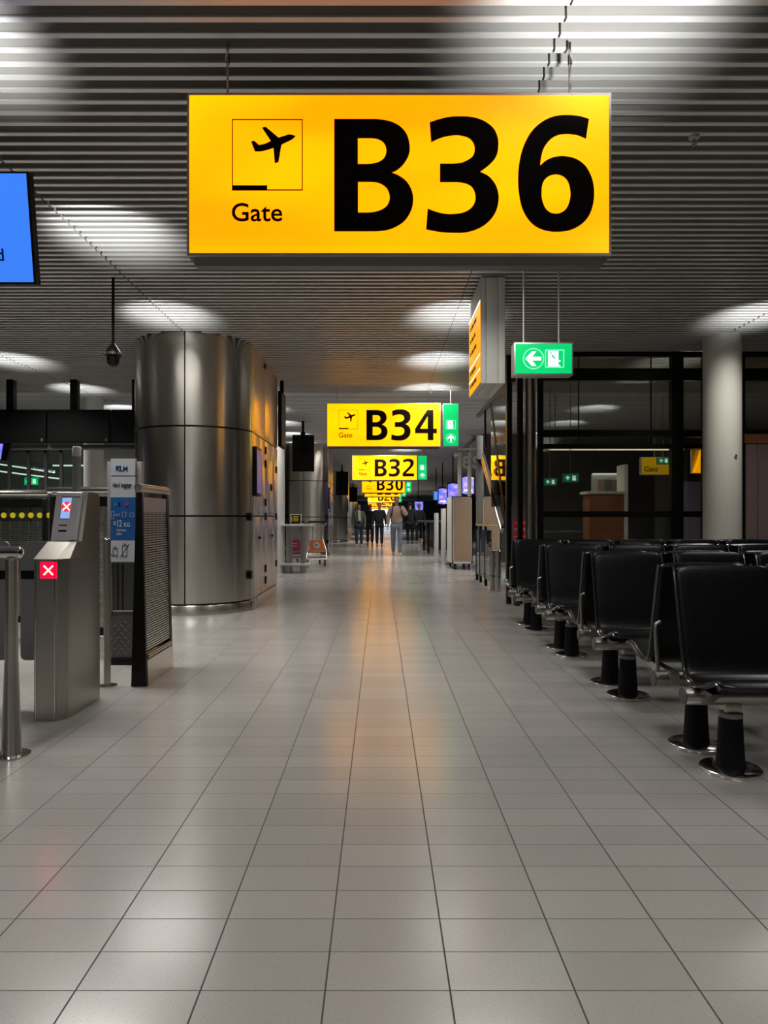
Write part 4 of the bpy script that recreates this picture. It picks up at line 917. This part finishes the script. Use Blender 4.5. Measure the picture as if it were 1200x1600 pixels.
rc = rolling_cab(P(706, 0, yC).x, P(738.5, 0, yC).x, yC, 1.60, 'tall wooden cabinet with white frame on black castors, right of the walkway', 1.1)
tag(MB().box((1.50, 16.6, 0), (1.56, 17.3, 1.35), .004).build('white_board', 'white'), 'narrow white board standing behind the left edge of the wooden cabinet', 'board')
tag(MB().box((1.40, 17.5, 0), (1.46, 18.2, 1.25), .004).build('white_board', 'sign_white'), 'farther narrow white board, next to the dark counter', 'board')
rolling_cab(P(753.5, 0, 15.9).x, P(775, 0, 15.9).x+.1, 15.9, 1.63, 'second wooden cabinet, behind the handrail of the stairwell', .7)
# white kiosk frame with ornate letters
t = thing('kiosk_frame', 'white open kiosk frame with curly lettering, rising behind the wooden cabinet', 'kiosk', (2.1, 17.5, 0)); yK = 17.5
for px in (718.5, 734): MB().box((P(px-3, 0, yK).x, yK, 0), (P(px+2.5, 0, yK).x, yK+.09, P(0, 706, yK).z), .004).build('post', 'white', t)
MB().box((2.5, yK, 0), (2.59, yK+.09, 2.8), .004).build('post', 'white', t)
b = MB(); b.strut(P(712, 711, yK), P(744, 684, yK+1.2), .09, .12, (0, 1, 0)); b.build('sloping_fascia', 'white', t)
b = MB(); b.box((P(716, 0, yK).x, yK+.02, P(0, 703, yK).z), (2.55, yK+.07, P(0, 700, yK).z)); b.build('crossbar', 'white', t)
parts_from('ornate_lettering', [text_mesh('8', .42, (P(722.5, 0, yK).x, yK+.03, P(0, 731, yK).z), bold=.012, ext=.02), text_mesh('S', .42, (P(738, 0, yK).x, yK+.03, P(0, 731, yK).z), bold=.012, ext=.02)], 'white', t)
# round hanging lantern displays
def lantern(pa, pb, ya, yb, D, label, n=1):
    x0, x1 = P(pa, 0, D).x, P(pb, 0, D).x; r = (x1-x0)/2; cx = (x0+x1)/2; z1, z0 = P(0, ya, D).z, P(0, yb, D).z
    t = thing('lantern_display', label, 'display', (cx, D+r, z0), 'round glowing purple displays')
    def lens(gx, gz):
        W_ = r-gx; sg = .16*r; o = []
        for q in range(13): a = -1+2*q/12; o.append((cx+a*W_, z0+gz+sg*a*a))
        for q in range(13): a = 1-2*q/12; o.append((cx+a*W_, z1-gz-sg*a*a))
        return o
    MB().prism(lens(0, 0), 'y', D+.01, D+.16).build('casing', 'black', t); MB().prism(lens(.03, .05), 'y', D, D+.012).build('screen', 'screen_purple', t, smooth=False)
    MB().cyl((cx, D+.08, z1-.05), (cx, D+.08, CEIL+.02), .02, n=10).build('hanger', 'black', t)
    MB().box((cx-r*.6, D-.01, z0+.14), (cx+r*.6, D, z0+.19)).build('caption_bar', 'glow_white', t)
lantern(721, 742, 742, 775, 20.5, 'round purple display behind the white kiosk posts')
lantern(698.5, 717.5, 753, 786, 23.5, 'round purple display hanging left of the kiosk, second from the right')
lantern(684, 699.5, 761, 790, 27, 'round purple display hanging farther left, its whole drum visible')
t = thing('display_screen', 'flat purple video screen far away, right of the walking people', 'screen', P(655, 790, 40)); q0, q1 = P(648, 797, 40), P(661, 784, 40)
MB().box((q0.x-.04, 40, q0.z-.04), (q1.x+.04, 40.1, q1.z+.04)).build('casing', 'black', t); MB().box((q0.x, 39.99, q0.z), (q1.x, 40.01, q1.z)).build('screen', 'screen_purple', t, smooth=False)
MB().cyl((q0.x+.2, 40.05, q1.z), (q0.x+.2, 40.05, CEIL), .02, n=8).build('hanger', 'black', t)
t = thing('display_screen', 'small blue screen peeking out left of the round purple displays', 'screen', P(681, 775, 30)); q0, q1 = P(678, 781, 30), P(685, 768, 30)
MB().box((q0.x-.03, 30, q0.z-.03), (q1.x+.03, 30.1, q1.z+.03)).build('casing', 'black', t); MB().box((q0.x, 29.99, q0.z), (q1.x, 30.01, q1.z)).build('screen', 'screen_blue', t, smooth=False)
MB().cyl((q0.x+.1, 30.05, q1.z), (q0.x+.1, 30.05, CEIL), .02, n=8).build('hanger', 'black', t)
# dark counter
yN = 22.0; x0 = P(659, 0, 24).x
t = thing('service_counter', 'dark counter with a projecting worktop between the walkers and the white boards', 'counter', (1.9, 23, 0))
MB().box((1.42, yN, .98), (2.4, 27, 1.03), .006).build('worktop', 'dark_grey', t); MB().box((1.75, yN+.1, .12), (2.3, 26.9, .98)).build('body', 'black', t); MB().box((1.70, yN+.1, 0), (2.3, 26.9, .12)).build('plinth', 'steel_gate', t)
for y in (22.2, 24.5, 26.8): MB().box((1.5, y-.03, 0), (1.56, y+.03, .98)).build('leg', 'black_matte', t)
MB().box((1.45, 24.8, 0), (1.75, 26.6, .35), .01).build('step_plinth', 'steel_panel', t)

# things behind the smoked glass, with two signs built for its reflections
yI = 13.0; D = yI
t = thing('wooden_desk', 'orange-brown desk behind the smoked glass, under a lit niche', 'desk', (P(950, 0, D).x, D, 0))
q0, q1 = P(946, 845, D), P(975, 772, D); MB().box((q0.x-.3, D, 0), (q1.x, D+.4, q1.z), .006).build('front_panel', 'brown', t); MB().box((q0.x-.35, D-.03, q1.z), (q1.x+.05, D+.45, q1.z+.05), .006).build('desk_top', 'white', t)
MB().box((q1.x, D-.02, 0), (q1.x+.07, D+.4, q1.z+.55), .004).build('side_upright', 'white', t)
t = thing('lit_shelf', 'lit shelving niche glowing white behind the desk', 'shelf', (P(953, 0, D+.8).x, D+.8, 0)); a, b_ = P(925, 772, D+.8), P(975, 742, D+.8)
MB().box((a.x, D+.8, 0), (b_.x, D+.85, b_.z+.02)).build('back_panel', 'white', t); MB().box((a.x, D+.70, b_.z), (b_.x, D+.78, b_.z+.03)).build('tube_light', 'tube_light', t)
for k in range(5): xx = a.x+(b_.x-a.x)*(k+.5)/5; MB().box((xx-.07, D+.77, a.z), (xx+.05, D+.795, b_.z-.1)).build('item', ('white', 'tan', 'grey', 'tan', 'orange')[k], t)
small_exit(860, 753, 11.5, .20, 'left small green exit sign standing in for a reflection in the smoked glass', 'sign_green_dim'); small_exit(892, 747, 11.0, .23, 'right small green exit sign standing in for a reflection in the smoked glass', 'sign_green_dim')  # hung signs built in place of green reflections in the glass
t = thing('gate_sign', 'yellow hanging sign seen through the smoked glass beside a green exit sign', 'sign', P(1022, 743, 12.5)); q0, q1 = P(1002, 742, 12.5), P(1046, 714, 12.5)
MB().box((q0.x, 12.5, q0.z), (q1.x, 12.6, q1.z)).build('housing', 'alu', t); MB().box((q0.x+.01, 12.494, q0.z+.01), (q1.x-.01, 12.502, q1.z-.01)).build('light_panel', 'sign_yellow_dim', t, smooth=False)
parts_from('lettering', [text_mesh('Gate', .13, (q0.x+.04, 12.488, q0.z+.06), bold=.002)], 'text_black', t); MB().cyl((q0.x+.25, 12.55, q1.z), (q0.x+.25, 12.55, CEIL), .008, n=8).build('hanging_rod', 'alu', t)
small_exit(1037, 720, 12.3, .20, 'green exit sign overlapping the yellow sign behind the smoked glass', 'sign_green_dim')
t = thing('gate_sign', 'yellow sign sliver glowing left of the pale right-hand column', 'sign', P(1094, 738, 10.4)); q0, q1 = P(1086, 738, 10.4), P(1130, 702, 10.4)
MB().prism([(q0.x, q0.z), (q1.x, q0.z), (q1.x, q1.z), (q0.x+.12, q1.z)], 'y', 10.4, 10.5).build('light_panel', 'sign_yellow_far', t, smooth=False); MB().box((q0.x, 10.502, q0.z-.01), (q1.x+.01, 10.56, q1.z+.01)).build('housing', 'alu', t); MB().cyl((q1.x-.1, 10.55, q1.z), (q1.x-.1, 10.55, CEIL), .008, n=8).build('hanging_rod', 'alu', t)
struct(MB().box((P(1062, 0, 15).x, 15, 0), (9.5, 15.1, 1.9)).build('wall_lilac', 'lilac', smooth=False))
struct(MB().box((2.6, 17.9, 0), (13, 18, CEIL)).build('wall_inner', 'wall_dark', smooth=False))
t = thing('red_poster_stand', 'red and white poster stand glimpsed between the black enclosure uprights', 'poster', (2.3, 12.2, 0)); q0, q1 = P(802, 850, 12.2), P(828, 812, 12.2)
MB().box((q0.x, 12.2, q0.z), (q1.x, 12.23, q1.z)).build('poster', 'red', t); b = MB()
for z in (.3, .55, .62, .85): b.box((q0.x+.02, 12.195, q0.z+(q1.z-q0.z)*z), (q1.x-.02, 12.2, q0.z+(q1.z-q0.z)*z+.012))
b.build('poster_lines', 'white', t); MB().box((q0.x+.1, 12.23, 0), (q1.x-.1, 12.26, q1.z)).build('stand', 'grey', t); MB().box((q0.x+.02, 12.1, 0), (q1.x-.02, 12.35, .02)).build('foot', 'grey', t)
t = thing('tube_light', 'thin lit ceiling strip behind the smoked glass', 'lamp', (3.2, 12.8, 2.5)); zz_ = P(0, 702, 12).z
MB().box((2.9, 12, zz_-.012), (5.2, 12.06, zz_+.012)).build('tube', 'warm_light', t); MB().box((2.9, 12, zz_+.012), (5.2, 12.06, zz_+.05)).build('fitting', 'grey', t)
b = MB()
for x in (3.0, 5.1): b.cyl((x, 12.03, zz_), (x, 12.03, CEIL), .008, n=6)
b.build('hanger', 'grey', t)

# ------------------------------------------------------------------ people
def skin_mesh(verts, edges, radii, root=0, sub=2):
    me = bpy.data.meshes.new('sk'); me.from_pydata(verts, edges, []); o = bpy.data.objects.new('sk', me); COL.objects.link(o)
    m = o.modifiers.new('s', 'SKIN'); m.use_smooth_shade = True
    sv = me.skin_vertices[0].data if me.skin_vertices else None
    if sv is None: me.attributes
    for i, r in enumerate(radii): sv[i].radius = (r, r) if not isinstance(r, tuple) else r; sv[i].use_root = (i == root)
    s = o.modifiers.new('u', 'SUBSURF'); s.levels = sub; s.render_levels = sub
    dg = bpy.context.evaluated_depsgraph_get(); out = bpy.data.meshes.new_from_object(o.evaluated_get(dg)); bpy.data.objects.remove(o); bpy.data.meshes.remove(me)
    return out
class Sk:
    def __init__(s): s.v = []; s.e = []; s.r = []
    def add(s, p, r, parent=None):
        s.v.append(tuple(p)); s.r.append(r); i = len(s.v)-1
        if parent is not None: s.e.append((parent, i))
        return i
    def chain(s, pts, parent=None):
        i = parent
        for p, r in pts: i = s.add(p, r, i)
        return i
    def mesh(s, sub=2): return skin_mesh(s.v, s.e, s.r, 0, sub)
def person(x, y, h, label, face, top, legs, hair, stride=.10, back=False, arms=None, longhair=False, bag=False, pack=False, open_jacket=False, scarf=False, shoes='black', lead=1, hem=.90):
    """upright walking figure; -y is forward"""
    t = thing('person', label, 'person', (x, y, 0)); f = 1 if back else -1
    hs = h/1.78
    Pn = lambda a, b_, c_: (x+a*hs, y+f*b_*hs, c_*hs)
    sL, sR = stride*lead, -stride*lead
    hipw, shw = .095, .185
    J = {}
    for s, st in ((1, sL), (-1, sR)):
        J[s] = dict(hip=Pn(s*hipw, 0, .92), knee=Pn(s*.10, st*.75+.03, .50), ankle=Pn(s*.095, st, .085), toe=Pn(s*.115, st+.17, .03),
                    sh=Pn(s*shw, 0, 1.44))
        if arms and s in arms: el, wr = arms[s]; J[s]['el'] = Pn(*el); J[s]['wr'] = Pn(*wr)
        else: J[s]['el'] = Pn(s*.25, -.02-st*.3, 1.16); J[s]['wr'] = Pn(s*.26, .06-st*.5, .90)
    k = Sk(); R = lambda r: r*hs
    pel = k.add(Pn(0, 0, .98), (R(.155), R(.11))); sp_ = k.add(Pn(0, 0, 1.12), (R(.14), R(.10)), pel); ch_ = k.add(Pn(0, 0, 1.32), (R(.165), R(.115)), sp_); nb = k.add(Pn(0, 0, 1.47), (R(.09), R(.075)), ch_)
    nk = k.add(Pn(0, .005, 1.53), R(.055), nb); hd = k.chain([(Pn(0, .02, 1.585), (R(.055), R(.07))), (Pn(0, .02, 1.65), (R(.073), R(.092))), (Pn(0, .012, 1.715), (R(.072), R(.092))), (Pn(0, .005, 1.765), (R(.045), R(.055)))], nk)
    for s in (1, -1):
        j = J[s]
        hp = k.add(j['hip'], R(.088), pel); kn = k.chain([(tuple((Vector(j['hip'])*.5+Vector(j['knee'])*.5)), R(.078)), (j['knee'], R(.058)), (tuple(Vector(j['knee'])*.6+Vector(j['ankle'])*.4), R(.056)), (j['ankle'], R(.038))], hp)
        k.chain([(j['toe'], R(.033))], kn)
        sh = k.add(j['sh'], R(.060), ch_); a_ = k.chain([(j['el'], R(.043)), (tuple(Vector(j['el'])*.5+Vector(j['wr'])*.5), R(.038)), (j['wr'], R(.027))], sh)
        d = (Vector(j['wr'])-Vector(j['el'])).normalized(); sd = Vector((0, f, 0)); sd = (sd-d*sd.dot(d)).normalized(); nr = d.cross(sd)
        palm = k.add(tuple(Vector(j['wr'])+d*R(.06)), (R(.020), R(.034)), a_)
        for q, (off, ln) in enumerate(((.027, .062), (.009, .072), (-.009, .067), (-.026, .052))):
            b0 = Vector(j['wr'])+d*R(.095)+sd*R(off); b1 = b0+d*R(ln*.55)+nr*R(.008*-s); b2 = b0+d*R(ln*.9)+nr*R(.026*-s)
            k.chain([(tuple(b0), R(.0085)), (tuple(b1), R(.008)), (tuple(b2), R(.007))], palm)
        th0 = Vector(j['wr'])+d*R(.035)+sd*R(.03); k.chain([(tuple(th0), R(.011)), (tuple(th0+d*R(.035)+sd*R(.018)), R(.009)), (tuple(th0+d*R(.06)+sd*R(.02)), R(.008))], a_)
    me = k.mesh(2); b = MB(); b.add_mesh(me)
    b.sph(Pn(0, .115, 1.655), R(.016), (.8, 1, 1.5), 8)
    for s in (1, -1): b.sph(Pn(s*.077, .0, 1.655), R(.022), (.4, .8, 1.3), 8)
    b.build('body', 'skin', t)
    b = MB()
    for s in (1, -1): b.sph(Pn(s*.030, .098, 1.683), R(.011), (1.3, .6, .8), 8)
    b.build('eyes', 'hair', t)
    MB().sph(Pn(0, .105, 1.615), R(.02), (1.2, .4, .35), 8).build('mouth', 'magenta', t)
    # hair cap
    b = MB(); b.sph(Pn(0, -.015, 1.705), R(.098), (.86, 1.05, .92), 20)
    for v in list(b.b.verts):
        q = v.co-Vector(Pn(0, 0, 1.70))
        if q.y*f > R(.045) and q.z < R(.045): v.co.y -= f*(q.y*f-R(.045))*.95
        if q.z < -R(.03): v.co.z = Pn(0, 0, 1.67)[2]
    if longhair: b.sph(Pn(0, -.05, 1.60), R(.085), (1.0, .6, 1.3), 14)
    b.build('hair', 'hair', t)
    # top garment
    k = Sk(); g = .02
    p0 = k.add(Pn(0, 0, hem), (R(.185+g), R(.15+g))); p1 = k.add(Pn(0, 0, 1.12), (R(.175+g), R(.13+g)), p0); p2 = k.add(Pn(0, 0, 1.33), (R(.19+g), R(.13+g)), p1); p3 = k.add(Pn(0, 0, 1.47), (R(.095), R(.085)), p2)
    for s in (1, -1):
        j = J[s]; sh = k.add(j['sh'], R(.080), p2); k.chain([(tuple(Vector(j['sh'])*.5+Vector(j['el'])*.5), R(.078)), (j['el'], R(.072)), (tuple(Vector(j['el'])*.25+Vector(j['wr'])*.75), R(.048)), (tuple(Vector(j['wr'])*.97+Vector(j['el'])*.03), R(.038))], sh)
    b = MB(); b.add_mesh(k.mesh(2)); b.tube([Pn(.17*math.cos(a), .14*math.sin(a), hem-.02) for a in [2*PI*q/20 for q in range(21)]], R(.02), 8); b.build('sweater' if top == 'beige_cloth' else 'jacket', top, t)
    # trousers
    k = Sk(); p0 = k.add(Pn(0, 0, .98), (R(.175), R(.135)))
    for s in (1, -1):
        j = J[s]; k.chain([(tuple(Vector(j['hip'])-Vector((0, 0, R(.03)))), R(.102)), (tuple(Vector(j['hip'])*.5+Vector(j['knee'])*.5), R(.094)), (j['knee'], R(.078)), (tuple(Vector(j['knee'])*.4+Vector(j['ankle'])*.6), R(.068)), (tuple(Vector(j['ankle'])+Vector((0, 0, R(.02)))), R(.056))], p0)
    b = MB(); b.add_mesh(k.mesh(2)); b.build('trousers', legs, t)
    for s in (1, -1):
        j = J[s]; a_, z_ = Vector(j['ankle']), Vector(j['toe']); k = Sk(); k.chain([(tuple(Vector((a_.x, a_.y-f*R(.03), R(.045)))), R(.045)), (tuple(Vector((a_.x, a_.y+f*R(.06), R(.045)))), R(.045)), (tuple(Vector((z_.x, z_.y, R(.036)))), R(.036))])
        b = MB(); b.add_mesh(k.mesh(2)); b.build('shoe', shoes, t)
    if scarf:
        b = MB(); b.tube([Pn(-.05, .10, 1.49), Pn(0, .13, 1.44), Pn(.05, .10, 1.49)], R(.05), 8); b.tube([Pn(.0, .14, 1.46), Pn(.01, .165, 1.25), Pn(.02, .165, 1.08)], R(.07), 8); b.build('scarf', 'scarf_cloth', t)
    if pack:
        b = MB()
        for s in (1, -1): b.tube([Pn(s*.10, -.1, 1.52), Pn(s*.12, .03, 1.53), Pn(s*.125, .145, 1.42), Pn(s*.15, .14, 1.25), Pn(s*.19, .02, 1.14)], R(.018), 8)
        b.build('backpack_straps', 'black_cloth', t); MB().box(Pn(-.15, -.30, 1.05), Pn(.15, -.13, 1.48), .04).build('backpack', 'black_cloth', t)
    return t
man = person(.49, 21.0, 1.76, 'person in beige sweatshirt and grey-blue jeans walking toward the viewer, hand raised', 1, 'beige_cloth', 'denim', 'hair', .13, arms={1: ((.30, .02, 1.22), (.17, .22, 1.36))}, pack=True, shoes='shoe_white')
person(-.83, 27.5, 1.66, 'person in open green jacket, pale scarf and dark jeans, leftmost walker', 1, 'green_cloth', 'dark_denim', 'hair', .09, longhair=True, scarf=True, shoes='shoe_white', lead=-1)
person(-.03, 27.5, 1.70, 'person in black jacket and trousers walking between the green jacket and the beige sweatshirt', 1, 'black_cloth', 'black_cloth', 'hair', .07)
person(-.42, 29.0, 1.68, 'person dressed in black, half hidden behind the other black-clad walker', 1, 'black_cloth', 'black_cloth', 'hair', .06, lead=-1, hem=.80)
person(1.30, 30.5, 1.80, 'person in dark coat seen from behind, right of the beige sweatshirt', 1, 'black_cloth', 'black_cloth', 'hair', .05, back=True, hem=.70)
person(1.72, 31.0, 1.74, 'person in black standing at the right of the dark group', 1, 'black_cloth', 'black_cloth', 'hair', .05, lead=-1, hem=.74)
t = thing('tote_bag', 'tan shoulder bag held at the side of the green-jacketed person', 'bag', (-1.13, 27.45, .45))
MB().box((-1.27, 27.27, .36), (-1.11, 27.38, .70), .03).build('bag_body', 'tan', t); MB().tube([(-1.23, 27.33, .70), (-1.20, 27.33, .82), (-1.16, 27.33, .84), (-1.14, 27.33, .70)], .010, 8).build('bag_handle', 'tan', t)
